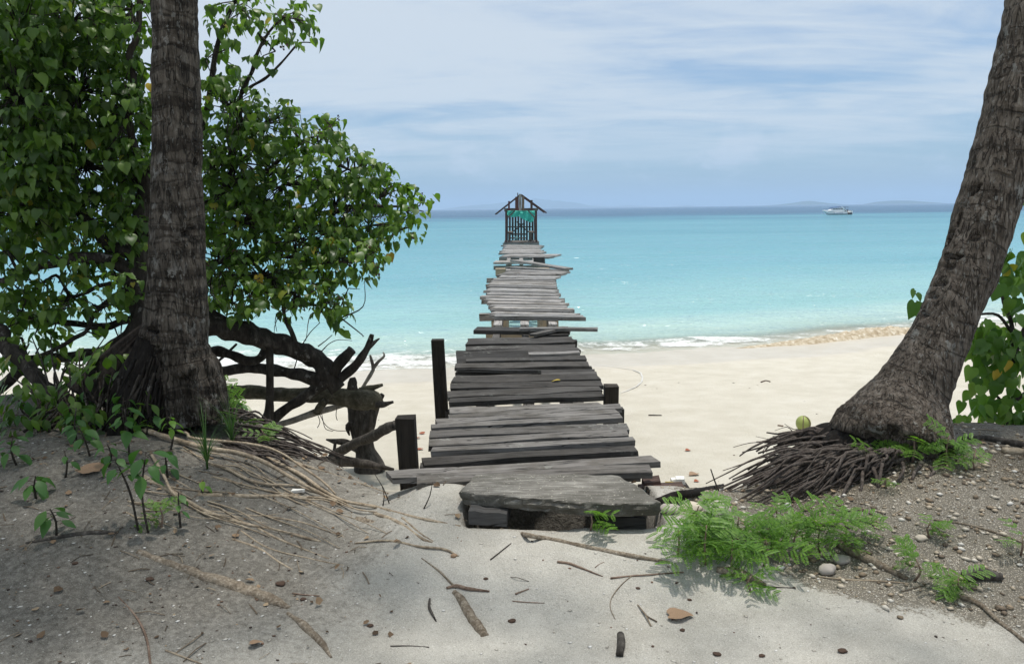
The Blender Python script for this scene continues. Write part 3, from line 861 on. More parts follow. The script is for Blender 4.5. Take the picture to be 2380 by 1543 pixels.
# bearers, cross beams, piles and posts
def part_beam(name, a, b, w, h, tone, mat=None, up=(0, 0, 1), parent=None, label=None, seg=5):
    a, b = Vector(a), Vector(b)
    d = (b - a); L = d.length; d.normalize()
    up = Vector(up); s = up.cross(d).normalized(); u = d.cross(s)
    v, f = [], []; sd = U(0, 50)
    for i in range(seg + 1):
        x = L * i / seg
        for yy, zz in ((-w / 2, -h / 2), (w / 2, -h / 2), (w / 2, h / 2), (-w / 2, h / 2)):
            k = 0.05 * w
            v.append((x + (U(-.006, .006) if i in (0, seg) else 0), yy + k * nz(x * 3 + sd, yy * 7, zz * 7), zz + k * nz(x * 3, yy * 9 + sd, zz)))
    for i in range(seg):
        for j in range(4):
            j2 = (j + 1) % 4
            f.append((i * 4 + j, (i + 1) * 4 + j, (i + 1) * 4 + j2, i * 4 + j2))
    f.append((0, 1, 2, 3)); f.append(tuple(seg * 4 + k for k in (3, 2, 1, 0)))
    me = mesh_from(name, np.array(v), [tuple(reversed(q)) for q in f]); me.materials.append(mat or M['wood_post'])
    p = parent if parent is not None else pier
    o = link(name, me, p, a - world_loc(p))
    o.rotation_euler = Matrix((d, s, u)).transposed().to_euler()
    o.color = (*tone, 1)
    if label: o['label'] = label
    return o
c0, c1 = on_z(1243, 1050, 0), on_z(1211, 572, 0)
def mid_x(y): return lerp(c0.x, c1.x, (y - c0.y) / (c1.y - c0.y))
def centre(y, off, z): return Vector((mid_x(y) + off, y, z))
for off in (-0.42, -0.02, 0.40):
    part_beam('bearer', centre(4.55, off, -0.105), centre(10.55, off * 0.92, -0.105), 0.09, 0.12, grey(.10, .06))
    part_beam('bearer', centre(11.05, off * 0.95, -0.12), centre(21.6, off * 0.9, -0.12), 0.12, 0.13, grey(.34, .04))
    part_beam('bearer', centre(24.2, off, -0.12), centre(33.9, off, -0.12), 0.12, 0.13, grey(.30, .04))
def post(px0, px1, pyt, Y, zb, tone, lean=0.0, d=0.10, label=None):
    t = at_y((px0 + px1) / 2, pyt, Y); w = (px1 - px0) / F_PX * (Vector((t.x, t.y, t.z)) - CAM).dot(_fw)
    b = Vector((t.x + lean, Y, zb))
    return part_beam('post', b, t, w, d, grey(tone, .22), up=(0, 1, 0), label=label)
post(922, 964, 968, 4.95, -1.0, .022, 0.035, 0.12, 'rough dark post at the shore end')
post(1003, 1031, 790, 6.75, -1.1, .022, 0.045, 0.12, 'tall black post leaning out on the left')
post(1404, 1436, 896, 6.55, -1.1, .045, -0.005, 0.12, 'short dark post on the right side')
for Y, lx, rx, tone, z in ((5.25, -0.78, 0.72, .07, -0.23), (6.72, -0.74, 0.80, .06, -0.225), (8.6, -0.70, 0.70, .05, -0.235), (10.35, -0.68, 0.66, .05, -0.23)):
    part_beam('cross_beam', centre(Y, lx, z), centre(Y, rx, z), 0.10, 0.12, grey(tone, .05))
    for off in (-0.5, 0.5):
        part_beam('pile', centre(Y, off, -2.4), centre(Y, off, -0.29), 0.13, 0.13, grey(.10, .08), up=(0, 1, 0))
for Y, lpx, rpx in ((13.3, 1114, 1300), (15.7, 1119, 1296), (18.1, 1131, 1285), (20.2, 1131, 1292), (24.6, 1147, 1278), (29.0, 1160, 1262)):
    py = proj(centre(Y, 0, -0.24))[1]
    l, r = at_y(lpx, py, Y), at_y(rpx, py, Y)
    part_beam('cross_beam', Vector((l.x, Y, -0.245)), Vector((r.x, Y, -0.245)), 0.14, 0.12, grey(.26, .06))
    for off in (-0.46, 0.46):
        part_beam('pile', centre(Y + 0.02, off, -5.0), centre(Y + 0.02, off, -0.31), 0.20, 0.20, (.36, .30, .22), M['pile'], up=(0, 1, 0))
# concrete bents on either side of the gap, seen between the planks
for Y, tone, w, zt in ((11.55, 1, 1.16, -0.19), (22.3, 1, 1.5, -0.10)):
    part_beam('bent_cap', centre(Y, -w / 2, zt - 0.10), centre(Y, w / 2, zt - 0.10), 0.34, 0.20, (.36, .30, .22), M['pile'])
    for off in (-w / 2 + .16, 0.06, w / 2 - .16):
        part_beam('pile', centre(Y, off, -5.0), centre(Y, off, zt - 0.201), 0.24, 0.24, (.36, .30, .22), M['pile'], up=(0, 1, 0))
A, B = on_z(*z9(345, 372), -0.03), on_z(*z9(1100, 366), -0.03)
plank(A, B, 0.75, 0.07, grey(.40, .04), 0.0, label='bleached slab of timber capping the gap')
A, B = on_z(*z9(950, 352), 0.03), on_z(*z9(1110, 352), 0.03)
part_beam('stub', A, B, 0.2, 0.22, grey(.06, .02))
# thin bottom rail and small prop under the nearest plank
part_beam('bottom_rail', at_y(910, 1163, 4.9), at_y(1060, 1150, 4.9), 0.05, 0.06, grey(.09, .12))
part_beam('prop', at_y(1013, 1172, 4.72), at_y(1013, 1132, 4.72), 0.12, 0.1, grey(.07, .05), up=(0, 1, 0))
part_beam('prop', at_y(1043, 1174, 4.62), at_y(1043, 1130, 4.66), 0.055, 0.05, grey(.24, .03), up=(0, 1, 0))

# ================================================================== open shelter at the end
def build_shelter():
    YS = on_z(1211, 565.5, 0).y
    base = on_z(1211, 565.5, 0)
    sh = thing('shelter', 'small roofless timber shelter standing at the far end of the pier', 'shelter', (base.x, YS, 0))
    def P(x, y, dy=0.0):
        q = at_y(*z10(x, y), YS); return Vector((q.x, YS + dy, q.z))
    dark, red = grey(.07, .06), (.11, .06, .055)
    DP = 2.0
    for dy in (0, DP):
        part_beam('post', P(350, 1135, dy), P(352, 455, dy), 0.085, 0.085, red, up=(0, 1, 0), parent=sh)
        part_beam('post', P(922, 1135, dy), P(916, 455, dy), 0.085, 0.085, red, up=(0, 1, 0), parent=sh)
    part_beam('tie_beam', P(315, 478, -.11), P(952, 474, -.11), 0.05, 0.115, grey(.13, .10), parent=sh)
    part_beam('tie_beam', P(315, 500, DP - .12), P(952, 500, DP - .12), 0.05, 0.09, dark, parent=sh)
    for x in (345, 925):
        part_beam('eaves_beam', P(x, 500, .1), P(x, 500, DP - .1), 0.06, 0.07, dark, parent=sh)
    for dy in (-.16, DP + .12):
        part_beam('rafter', P(150, 568, dy), P(600, 212, dy), 0.05, 0.06, red, parent=sh)
        part_beam('rafter', P(1112, 542, dy), P(640, 200, dy), 0.05, 0.06, red, parent=sh)
    for x0, x1, yt, yb, c in ((522, 588, 240, 500, (.12, .055, .045)), (592, 640, 188, 498, grey(.30, .05)), (646, 694, 228, 492, (.19, .14, .10)), (390, 424, 320, 492, (.13, .05, .05)), (806, 850, 302, 492, (.10, .06, .05))):
        w = (x1 - x0) * .12336 / F_PX * (YS + .3)
        part_beam('gable_board', P((x0 + x1) / 2, yb, -.20), P((x0 + x1) / 2, yt, -.20), w, 0.04, c, up=(0, 1, 0), parent=sh)
    part_beam('spike', P(570, 250, -.05), P(570, 165, -.05), 0.04, 0.04, dark, up=(0, 1, 0), parent=sh)
    # back wall of upright slats with daylight between them
    for k in range(11):
        x = 357 + k * 56.5
        part_beam('slat', P(x + 8, 1085, DP + .02), P(x + 8, 505, DP + .02), 0.092, 0.025, grey(U(.06, .10), .05), up=(0, 1, 0), parent=sh)
    for y in (822, 560):
        part_beam('rail', P(345, y, DP - .06), P(860, y, DP - .06), 0.03, 0.05, grey(.085, .05), parent=sh)
    part_beam('brace', P(500, 905, DP - .12), P(720, 735, DP - .12), 0.03, 0.06, grey(.09, .05), parent=sh)
    part_beam('brace', P(560, 720, DP - .17), P(790, 925, DP - .17), 0.03, 0.06, grey(.09, .05), parent=sh)
    part_beam('brace', P(515, 500, -.05), P(385, 628, -.05), 0.04, 0.055, grey(.15, .08), parent=sh)
    part_beam('brace', P(768, 500, -.05), P(895, 635, -.05), 0.04, 0.055, grey(.15, .08), parent=sh)
    # box benches along the sides, joined by a rail
    for x0, x1 in ((372, 462), (780, 890)):
        sx = (P(x0, 0).x + P(x1, 0).x) / 2; w = P(x1, 0).x - P(x0, 0).x
        zt = P(0, 922).z
        part_beam('bench_seat', Vector((sx, YS + .1, zt)), Vector((sx, YS + DP - .3, zt)), w, 0.06, grey(.14, .12), parent=sh)
        for yy in (.16, DP - .5):
            part_beam('bench_leg', Vector((sx - w * .25, YS + yy, 0.0)), Vector((sx - w * .25, YS + yy, zt - .03)), w * .35, 0.10, grey(.12, .14), up=(0, 1, 0), parent=sh)
    part_beam('bench_rail', P(440, 962, DP - .4), P(740, 962, DP - .4), 0.05, 0.07, grey(.10, .05), parent=sh)
    part_beam('bench_seat', P(440, 1040, DP - .32), P(740, 1040, DP - .32), 0.25, 0.04, grey(.09, .05), parent=sh)
    fz = 0.035
    for k in range(8):
        y = YS - .05 + k * 0.29
        part_beam('floor_board', Vector((P(300, 0).x, y, fz)), Vector((P(965, 0).x, y, fz)), 0.27, 0.05, grey(U(.12, .2), .05), parent=sh)
    part_beam('floor_beam', P(290, 1128, -.24), P(972, 1130, -.24), 0.10, 0.13, grey(.24, .05), parent=sh)
    # the rag of green netting
    mb = MB(); nx, ny = 26, 9
    for i in range(nx + 1):
        x = lerp(366, 898, i / nx)
        low = interp([(366, 570), (400, 606), (480, 624), (560, 615), (600, 608), (650, 655), (740, 690), (810, 722), (850, 715), (880, 660), (898, 610)], x)
        for j in range(ny + 1):
            y = lerp(504, low, j / ny)
            q = P(x, y, 0.28)
            q.y += 0.05 * math.sin(i * 1.1 + j * .5) + 0.06 * nz(i * .4, j * .5)
            mb.v.append(tuple(q))
    for i in range(nx):
        for j in range(ny):
            a = i * (ny + 1) + j
            mb.quad(a, a + ny + 1, a + ny + 2, a + 1)
    o = mb.build('tarpaulin', M['tarp'], smooth=True)
    sm = o.modifiers.new('thick', 'SOLIDIFY'); sm.thickness = 0.006
    tag(o, 'torn turquoise green tarpaulin hanging inside the front of the pier shelter', 'tarpaulin')
    # a small plastic bottle left on the bench
    b = P(552, 1045, DP - .45)
    m2 = MB(); m2.tube([b + Vector((0, 0, -.09)), b + Vector((0, 0, .04)), b + Vector((0, 0, .08)), b + Vector((0, 0, .14))], [.075, .075, .03, .028], 10, 0.02)
    tag(m2.build('bottle', M['rope']), 'small pale blue bottle standing on the bench inside the shelter', 'bottle')
build_shelter()

# ================================================================== concrete slab and its two timber blocks
def build_slab():
    zt = 0.045
    out = [(1103, 1101), (1180, 1100), (1260, 1101), (1340, 1101), (1434, 1103), (1462, 1118), (1483, 1131), (1512, 1150), (1536, 1166), (1500, 1169), (1440, 1171), (1349, 1168), (1270, 1160), (1200, 1154), (1130, 1149), (1072, 1143), (1070, 1138), (1092, 1118)]
    P = [on_z(px, py, zt) for px, py in out]
    c = sum(P, Vector()) / len(P)
    mb = MB(); rings = [1.0, 0.97, 0.8, 0.6, 0.4, 0.2]; n = 150
    def rim(k):
        t = k / n * len(P); i = int(t) % len(P); u = t - int(t)
        return P[i].lerp(P[(i + 1) % len(P)], u)
    def vert(p, z, s):
        q = c + (p - c) * s
        jz = 0.005 * fbm(q.x * 9, q.y * 9, 1.0, 3) + (0.014 * S(.35, .8, nz(q.x * 5, q.y * 5, 7)) if False else 0.0)
        e = 0.020 * s * s * fbm(q.x * 13, q.y * 13, z * 30, 4)
        dirv = (p - c).normalized()
        return (q.x + dirv.x * e, q.y + dirv.y * e, z + jz)
    layers = [(zt, 0.15), (zt, 0.4), (zt, 0.65), (zt, 0.85), (zt, 0.94), (zt, 0.985), (zt - .006, 1.0), (zt - .018, 1.0), (zt - .032, 1.005), (zt - .046, 1.0), (zt - .06, 0.985), (zt - .072, 0.965), (zt - .074, 0.6), (zt - .074, 0.2)]
    for z, s in layers:
        for k in range(n): mb.v.append(vert(rim(k), z, s))
    for l in range(len(layers) - 1):
        for k in range(n):
            k2 = (k + 1) % n
            mb.quad(l * n + k, (l + 1) * n + k, (l + 1) * n + k2, l * n + k2)
    mb.quad(*range(n)); mb.quad(*[(len(layers) - 1) * n + k for k in range(n)][::-1])
    o = mb.build('concrete_slab', M['concrete'], smooth=False)
    tag(o, 'broken grey concrete slab bridging the bank and the first pier planks', 'concrete slab')
    def block(p0, p1, Y, w, h, tone, label, ang=0.0):
        a, b = at_y(*p0, Y), at_y(*p1, Y)
        m = MB(); n = 5
        for i in range(n + 1):
            p = a.lerp(b, i / n)
            for yy, zz in ((0, 0), (w, 0.01), (w, h), (0, h)):
                m.v.append((p.x + .008 * nz(i * 2, yy * 20, zz * 20) + yy * ang, p.y + yy + .008 * nz(i, yy * 9, 5), p.z + zz + .008 * nz(i, yy * 9, zz * 20)))
        for i in range(n):
            for j in range(4):
                j2 = (j + 1) % 4; m.quad(i * 4 + j, i * 4 + j2, (i + 1) * 4 + j2, (i + 1) * 4 + j)
        m.quad(3, 2, 1, 0); m.quad(*[n * 4 + k for k in range(4)])
        o = m.build('timber_block', M['wood_post']); o.color = (*grey(tone, .03), 1)
        tag(o, label, 'timber block', 'blocks under the slab')
    block((1089, 1218), (1178, 1224), 4.0, 0.30, 0.072, .08, 'split timber block under the left corner of the concrete slab', 0.1)
    block((1404, 1232), (1502, 1237), 3.97, 0.34, 0.076, .03, 'dark timber block under the right corner of the concrete slab', -0.25)
build_slab()

# ================================================================== coconut palms
def frond_mesh():
    mb = MB(); L = 3.4; n = 34
    pts = []
    for i in range(n + 1):
        t = i / n
        pts.append(Vector((t * L * (1 - 0.12 * t), 0, 0.75 * math.sin(t * 1.5) * (1 - t) - 1.35 * t * t * t)))
    mb.tube(pts, [0.035 * (1 - 0.85 * i / n) + 0.004 for i in range(n + 1)], 5, 1.0)
    for i in range(4, n + 1):
        t = i / n; p = pts[i]
        ll = 0.75 * math.sin(math.pi * min(1, 0.15 + t * 0.85)) ** 0.7 + 0.12
        for s in (-1, 1):
            for h in (0, .5):
                q = p + Vector((-h * L / n, 0, 0))
                d = Vector((0.55 + 0.3 * t, s, -0.35 - 0.5 * rnd())).normalized()
                w = Vector((0.022, 0, 0.008))
                a, b2, e = q, q + d * ll * .5, q + d * ll + Vector((0, 0, -0.14 * ll))
                mb.add([a - w, a + w, b2 + w, b2 - w, e], [(0, 1, 2, 3), (3, 2, 4)])
    arr = np.array(mb.v)
    me = mesh_from('frond', arr, mb.f); me.materials.append(M['leaf_palm'])
    return me
FROND = frond_mesh()
def palm_crown(root, top, n=18):
    rl = world_loc(root)
    for k in range(n):
        a = k * 2.39996; t = k / n
        o = link('frond', FROND, root, Vector(top) - rl + Vector((0, 0, 0.1 - 0.15 * t)))
        o.rotation_euler = (U(-.2, .2), R(-55 + 85 * t), a)
        s = U(.85, 1.1); o.scale = (s, s, s)

def palm_trunk(root, pts, rad, mat, dents=(), rough=0.05, ring=0.02, n=72, step=0.018, seed=0.0, skirt=None):
    def fn(q, dirv, r, L, a):
        w = q + dirv * r
        k = 1 + rough * fbm(w.x * 7 + seed, w.y * 7, w.z * 3.5, 3)
        k += 0.5 * rough * fbm(w.x * 34, w.y * 34 + seed, w.z * 11, 2)
        ph = L * 8.5 + 1.6 * nz(L * 3, seed) + 0.5 * nz(w.x * 3, w.y * 3, w.z * 3)
        k += ring * (abs((ph % 1.0) - 0.5) * 2 - 0.5)
        r2 = r * k
        if dents and dirv.y < 0.35:
            px, py, _ = proj(q + dirv * r2)
            for (dx, dy, dw, dh, ang, dep) in dents:
                ex, ey = px - dx, py - dy
                if abs(ex) > 60 or abs(ey) > 60: continue
                c, s = math.cos(ang), math.sin(ang)
                u, v = (ex * c + ey * s) / dw, (-ex * s + ey * c) / dh
                m = u * u + v * v + 0.5 * nz(px * .12, py * .12)
                if m < 1.4: r2 -= 1.35 * dep * S(1.4, 0.75, m)
        if skirt: r2 = skirt(q, dirv, r2, L, a)
        return r2
    mb = MB(); mb.tube(pts, rad, n, step, fn=fn)
    return mb.build('trunk', mat, root, smooth=True, uv=True)

def fibre(q, dirv, r, L, a):
    k = 0.16 * nz(a * 2.2, L * 1.5, 2.0) + 0.10 * nz(a * 9 + 1.2 * nz(L * 3, a), L * 1.8, 5.0) + 0.06 * nz(a * 26, L * 4, 1.0)
    return r * (1 + k)
def root_tube(mb, pts, r0, r1, n=5):
    k = len(pts)
    mb.tube(pts, [lerp(r0, r1, i / (k - 1)) for i in range(k)], n, 0.05, amp=0.25, freq=14, seed=U(0, 99))

# ---- right palm, leaning
def right_palm():
    Y0 = 4.95
    spec = [(2072, 1075, 320, 4.84), (2078, 1015, 285, 4.86), (2095, 962, 238, 4.90), (2120, 905, 184, 4.94), (2170, 814, 146, 4.98), (2211, 719, 133, 5.02), (2247, 636, 134, 5.06), (2280, 536, 136, 5.10), (2322, 400, 142, 5.14), (2365, 240, 140, 5.18), (2398, 90, 138, 5.22), (2420, -40, 136, 5.26), (2455, -260, 132, 5.32), (2480, -520, 126, 5.4)]
    pts, rad = [], []
    prev = None
    for i, (x, y, w, Y) in enumerate(spec):
        p = at_y(x, y, Y); pts.append(p)
        j = min(i, len(spec) - 2); a, b = spec[j], spec[j + 1]
        ang = math.atan2(b[0] - a[0], a[1] - b[1])
        rad.append(w / 2 / F_PX * (p - CAM).dot(_fw) * math.cos(ang * (1 if i > 1 else 0.5)))
    d = (pts[-1] - pts[-2]).normalized()
    p = pts[-1]
    for k in range(5):
        d = (d + Vector((0.16, 0.0, 0.08))).normalized(); p = p + d * 1.35; pts.append(p); rad.append(0.17 - 0.008 * k)
    base = Vector((pts[0].x, pts[0].y, H(pts[0].x, pts[0].y)))
    root = thing('palm_tree', 'leaning grey coconut palm with pecked holes and exposed roots on the right', 'palm tree', base)
    dents = [(2262, 441, 22, 8, -0.7, .06), (2242, 472, 5, 15, .3, .03), (2228, 512, 5, 18, .35, .03), (2206, 552, 6, 20, .4, .035), (2268, 553, 15, 5, -.35, .035), (2200, 600, 7, 8, .2, .04), (2222, 598, 15, 4, -.1, .035), (2206, 620, 14, 4, .1, .035), (2188, 660, 14, 4, -.1, .035), (2170, 690, 12, 4, -.15, .03), (2148, 731, 11, 5, .2, .03)]
    def skirt(q, dirv, r, L, a):
        px, py, _ = proj(q + dirv * r)
        if py > 930:
            hem = interp([(1880, 990), (1930, 1000), (1975, 1004), (2020, 998), (2050, 1003), (2075, 992), (2110, 1012), (2160, 1030), (2240, 1050)], px) + 7 * nz(px * .16, 1.0) + 4 * nz(px * .6, 4.0)
            r += 0.010 * math.sin(a * 50 + 3 * nz(a * 3, 1)) * S(900, 960, py)
            if py > hem: r -= 0.11 * S(0, 6, py - hem)
        return r
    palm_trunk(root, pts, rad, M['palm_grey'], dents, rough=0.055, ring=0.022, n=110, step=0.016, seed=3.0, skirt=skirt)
    palm_crown(root, pts[-1])
    # eroded root plug below the bole
    mb = MB()
    c = at_y(2085, 1030, 4.95)
    mb.tube([at_y(2080, 960, 5.0), at_y(2070, 1020, 4.98), at_y(2045, 1080, 4.96), at_y(2020, 1160, 4.98)], [0.22, 0.33, 0.46, 0.58], 60, 0.02, fn=fibre)
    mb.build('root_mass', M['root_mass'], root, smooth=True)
    # hundreds of pencil-thick roots fan down the washed-out bank to the left
    tips = [(1800, 1002, 5.35), (1770, 1018, 5.4), (1735, 1030, 5.3), (1690, 1060, 5.2), (1665, 1100, 5.1), (1640, 1138, 4.95), (1655, 1160, 4.75), (1690, 1182, 4.6), (1760, 1196, 4.48), (1830, 1190, 4.42), (1900, 1165, 4.42), (1960, 1130, 4.45), (2010, 1110, 4.45)]
    st = [(1945, 1008, 5.05), (1965, 1012, 4.92), (2010, 1020, 4.72), (2060, 1040, 4.58), (2110, 1052, 4.50)]
    def along(arr, t):
        t *= len(arr) - 1; i = min(len(arr) - 2, int(t)); u = t - i
        return [lerp(arr[i][k], arr[i + 1][k], u) for k in range(3)]
    for k in range(190):
        t = rnd()
        e = along(tips, min(1, max(0, t + U(-.05, .05)))); s = along(st, min(1, max(0, t + U(-.12, .12))))
        l = U(.5, 1.04) if rnd() < .6 else U(.25, .8)
        s0 = U(0.0, .35)
        A = at_y(s[0] + U(-12, 12), s[1] + U(-8, 8), s[2]); B = at_y(e[0] + U(-10, 10), e[1] + U(-10, 10), e[2])
        p0, p1 = A.lerp(B, s0), A.lerp(B, max(s0 + .25, l))
        lift = U(.0, .10) * S(0, .35, t)
        mid = p0.lerp(p1, .5) + Vector((U(-.03, .03), U(-.05, .03), lift))
        m3 = p0.lerp(p1, .78) + Vector((U(-.03, .03), U(-.04, .03), lift * .55))
        q1 = p0.lerp(mid, .5) + Vector((U(-.03, .03), U(-.03, .03), U(-.02, .035))); mb = MB(); root_tube(mb, [p0, q1, mid, m3, p1], U(.005, .016), U(.002, .007))
        mb.build('root', M['palm_root'], root, smooth=True)
    for k in range(70):
        t = rnd(); e = along(tips, t); s = along(st, t); f = U(.1, .85)
        p = at_y(s[0], s[1], s[2]).lerp(at_y(e[0], e[1], e[2]), f) + Vector((U(-.05, .05), U(-.06, .0), U(-.05, .03)))
        q = p + Vector((U(-.16, .08), U(-.06, .06), U(-.12, .06)))
        mb = MB(); root_tube(mb, [p, p.lerp(q, .5) + Vector((U(-.03, .03), U(-.03, .03), U(-.03, .03))), q], .0035, .0015, 4)
        mb.build('rootlet', M['palm_root'], root, smooth=True)
    # short hanging ones right under the bole
    for (x, y, x2, y2) in ((2028, 1085, 2022, 1180), (2052, 1070, 2040, 1170), (2098, 1075, 2085, 1120), (2140, 1080, 2120, 1125), (2005, 1095, 1975, 1190), (1985, 1100, 1940, 1195), (2160, 1085, 2150, 1115)):
        A, B = at_y(x, y, 4.45), at_y(x2, y2, 4.32)
        mb = MB(); root_tube(mb, [A, A.lerp(B, .5) + Vector((U(-.03, .03), -.03, .02)), B], .013, .007)
        mb.build('root', M['palm_root'], root, smooth=True)
right_palm()

# ---- left palm, upright, bark torn away at the foot
def left_palm():
    spec = [(436, 985, 196, 5.18), (428, 915, 184, 5.20), (418, 870, 174, 5.2), (408, 835, 160, 5.2), (404, 800, 154, 5.2), (408, 765, 146, 5.21), (411, 720, 140, 5.22), (411, 660, 132, 5.23), (411, 600, 127, 5.24), (412, 500, 118, 5.26), (411, 400, 112, 5.28), (411, 300, 109, 5.3), (410, 200, 106, 5.3), (408, 100, 103, 5.3), (406, 0, 101, 5.3), (404, -150, 99, 5.3), (402, -400, 97, 5.3)]
    pts, rad = [], []
    for x, y, w, Y in spec:
        p = at_y(x, y, Y); pts.append(p); rad.append(w / 2 / F_PX * (p - CAM).dot(_fw))
    p = pts[-1]
    for k in range(6):
        p = p + Vector((-0.10 - .10 * k, -.06 * k, 0.95)); pts.append(p); rad.append(.135 - .004 * k)
    base = Vector((pts[0].x, pts[0].y, H(pts[0].x, pts[0].y)))
    root = thing('palm_tree', 'upright dark coconut palm with torn bark at its foot, left of the pier', 'palm tree', base)
    def skirt(q, dirv, r, L, a):
        # the bark ends in a ragged hem; below it only the narrower root plug is left
        px, py, _ = proj(q + dirv * r)
        if py > 740 and dirv.y < 0.7:
            hem = interp([(300, 775), (335, 785), (352, 800), (372, 812), (378, 850), (395, 868), (415, 880), (440, 868), (450, 855), (462, 930), (480, 985), (540, 1000)], px) + 7 * nz(px * .35, 1.0) + 3 * nz(px * 1.2, 4.0)
            flute = 0.012 * math.sin(a * 44) * S(790, 830, py)
            r += flute
            if py > hem: r -= 0.085 * S(0, 5, py - hem)
        return r
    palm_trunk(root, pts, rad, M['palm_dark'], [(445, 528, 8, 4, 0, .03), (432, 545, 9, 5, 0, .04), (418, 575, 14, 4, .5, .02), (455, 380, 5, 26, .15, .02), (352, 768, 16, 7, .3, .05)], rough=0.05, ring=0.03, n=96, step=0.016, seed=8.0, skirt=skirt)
    palm_crown(root, pts[-1])
    mb = MB()
    mb.tube([at_y(396, 760, 5.30), at_y(384, 830, 5.29), at_y(372, 890, 5.28), at_y(362, 960, 5.26), at_y(352, 1040, 5.26)], [0.165, 0.205, 0.25, 0.29, 0.33], 72, 0.02, fn=fibre)
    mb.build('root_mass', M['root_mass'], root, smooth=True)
    mb2 = MB()
    mb2.tube([at_y(355, 752, 5.45), at_y(315, 800, 5.45), at_y(268, 862, 5.42), at_y(225, 930, 5.35)], [0.04, 0.09, 0.15, 0.2], 60, 0.02, fn=fibre)
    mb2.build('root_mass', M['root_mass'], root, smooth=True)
    for k in range(90):
        a = U(-3.3, .2); c0, c1 = at_y(388, 815, 5.28), at_y(360, 985, 5.26)
        d = Vector((math.cos(a), math.sin(a), 0)); t0, t1 = U(0, .5), U(.6, 1.15)
        ra = lambda t: lerp(.20, .31, min(1, t)) * U(.98, 1.10)
        P = [c0.lerp(c1, t) + (d + Vector((U(-.12, .12), U(-.12, .12), 0))) * ra(t) for t in (t0, lerp(t0, t1, .5), t1)]
        mb3 = MB(); root_tube(mb3, P, U(.006, .012), U(.003, .007)); mb3.build('root', M['root_mass'] if k % 3 else M['bark_dark'], root, smooth=True)
    # thin dark roots hanging out over the bank towards the pier
    st = [(470, 960, 5.15), (510, 985, 5.1), (520, 1020, 5.0), (500, 1050, 4.9)]
    tips = [(590, 985, 5.5), (660, 1015, 5.5), (745, 1035, 5.45), (760, 1060, 5.4), (850, 1090, 5.35), (850, 1115, 5.25), (830, 1140, 5.15), (800, 1165, 5.0), (740, 1150, 4.85), (680, 1120, 4.8)]
    def along(arr, t):
        t *= len(arr) - 1; i = min(len(arr) - 2, int(t)); u = t - i
        return [lerp(arr[i][k], arr[i + 1][k], u) for k in range(3)]
    for k in range(95):
        t = rnd(); e = along(tips, t); s = along(st, min(1, max(0, t + U(-.2, .2))))
        A = at_y(s[0] + U(-10, 10), s[1] - 16 + U(-10, 10), s[2]); B = at_y(e[0] + U(-15, 15), e[1] - 12 + U(-8, 8), e[2])
        l = U(.45, 1.0); s0 = U(0, .4)
        p0, p1 = A.lerp(B, s0), A.lerp(B, max(l, s0 + .3))
        lift = U(0.0, .07)
        mb = MB(); root_tube(mb, [p0, p0.lerp(p1, .45) + Vector((U(-.02, .02), U(-.03, .03), lift)), p0.lerp(p1, .8) + Vector((0, U(-.02, .02), lift * .5)), p1], U(.006, .011), U(.002, .005))
        mb.build('root', M['palm_root'], root, smooth=True)
left_palm()

# ================================================================== leaves
def heart_leaf(fold=0.25, droop=0.25, wid=0.50, curl=0.0, serr=0.0):
    """heart-shaped blade, base at the origin, tip towards +y, length 1"""
    prof = [(0.0, 0.0), (-0.10, 0.16), (-0.08, 0.30), (0.08, 0.43), (0.26, 0.48), (0.46, 0.42), (0.66, 0.29), (0.84, 0.13), (1.0, 0.0)]
    v, f = [], []
    mid = []
    def bend(x, y):
        return (x, y * (1 - 0.12 * droop), abs(x) * fold - droop * y * y + curl * x * y)
    for (y, x) in prof:
        k = wid / 0.48
        v.append(bend(x * k, y)); v.append(bend(-x * k, y))
        ym = max(0.0, y); mid.append(len(v)); v.append(bend(0, ym * 0.98 + 0.01))
    for i in range(len(prof) - 1):
        a, b, m = i * 3, i * 3 + 1, i * 3 + 2
        a2, b2, m2 = a + 3, b + 3, m + 3
        f.append((m, m2, a2, a)); f.append((m, b, b2, m2))
    return np.array(v), f
def ovate_leaf(fold=0.2, droop=0.3, wid=0.26):
    prof = [(0.0, 0.02), (0.15, 0.55), (0.32, 0.95), (0.5, 1.0), (0.7, 0.72), (0.87, 0.34), (1.0, 0.0)]
    v, f = [], []
    for (y, x) in prof:
        x = x * wid; z = -droop * y * y
        v += [(x, y, z + fold * x), (-x, y, z + fold * x), (0, y, z)]
    for i in range(len(prof) - 1):
        a, b, m = i * 3, i * 3 + 1, i * 3 + 2
        f += [(m, m + 3, a + 3, a), (m, b, b + 3, m + 3)]
    return np.array(v), f
def worn(leaf, amt, seed):
    v, f = leaf; v = v.copy(); rs = np.random.RandomState(seed)
    out = np.abs(v[:, 0]) > .05
    v[out] *= 1 + rs.uniform(-amt, amt, (out.sum(), 1))
    v[:, 2] += .06 * np.sin(v[:, 1] * 9 + seed) * np.abs(v[:, 0]) * 3 * rs.uniform(.3, 1)
    return v, f
HEARTS = [heart_leaf(.25, .25), heart_leaf(.45, .45, .46), worn(heart_leaf(.12, .15, .52, .25), .08, 1), worn(heart_leaf(-.15, .5, .48, -.2), .1, 2), heart_leaf(.6, .2, .45, .1),
          worn(heart_leaf(.9, .6, .40, .2), .12, 3), worn(heart_leaf(-.3, .8, .44, .4), .14, 4), worn(heart_leaf(.35, -.2, .5, -.4), .12, 5), worn(heart_leaf(.5, 1.0, .42, .0), .1, 6)]
OVATES = [ovate_leaf(.2, .3), ovate_leaf(.35, .5, .30), ovate_leaf(.1, .2, .24)]
_lm = {}
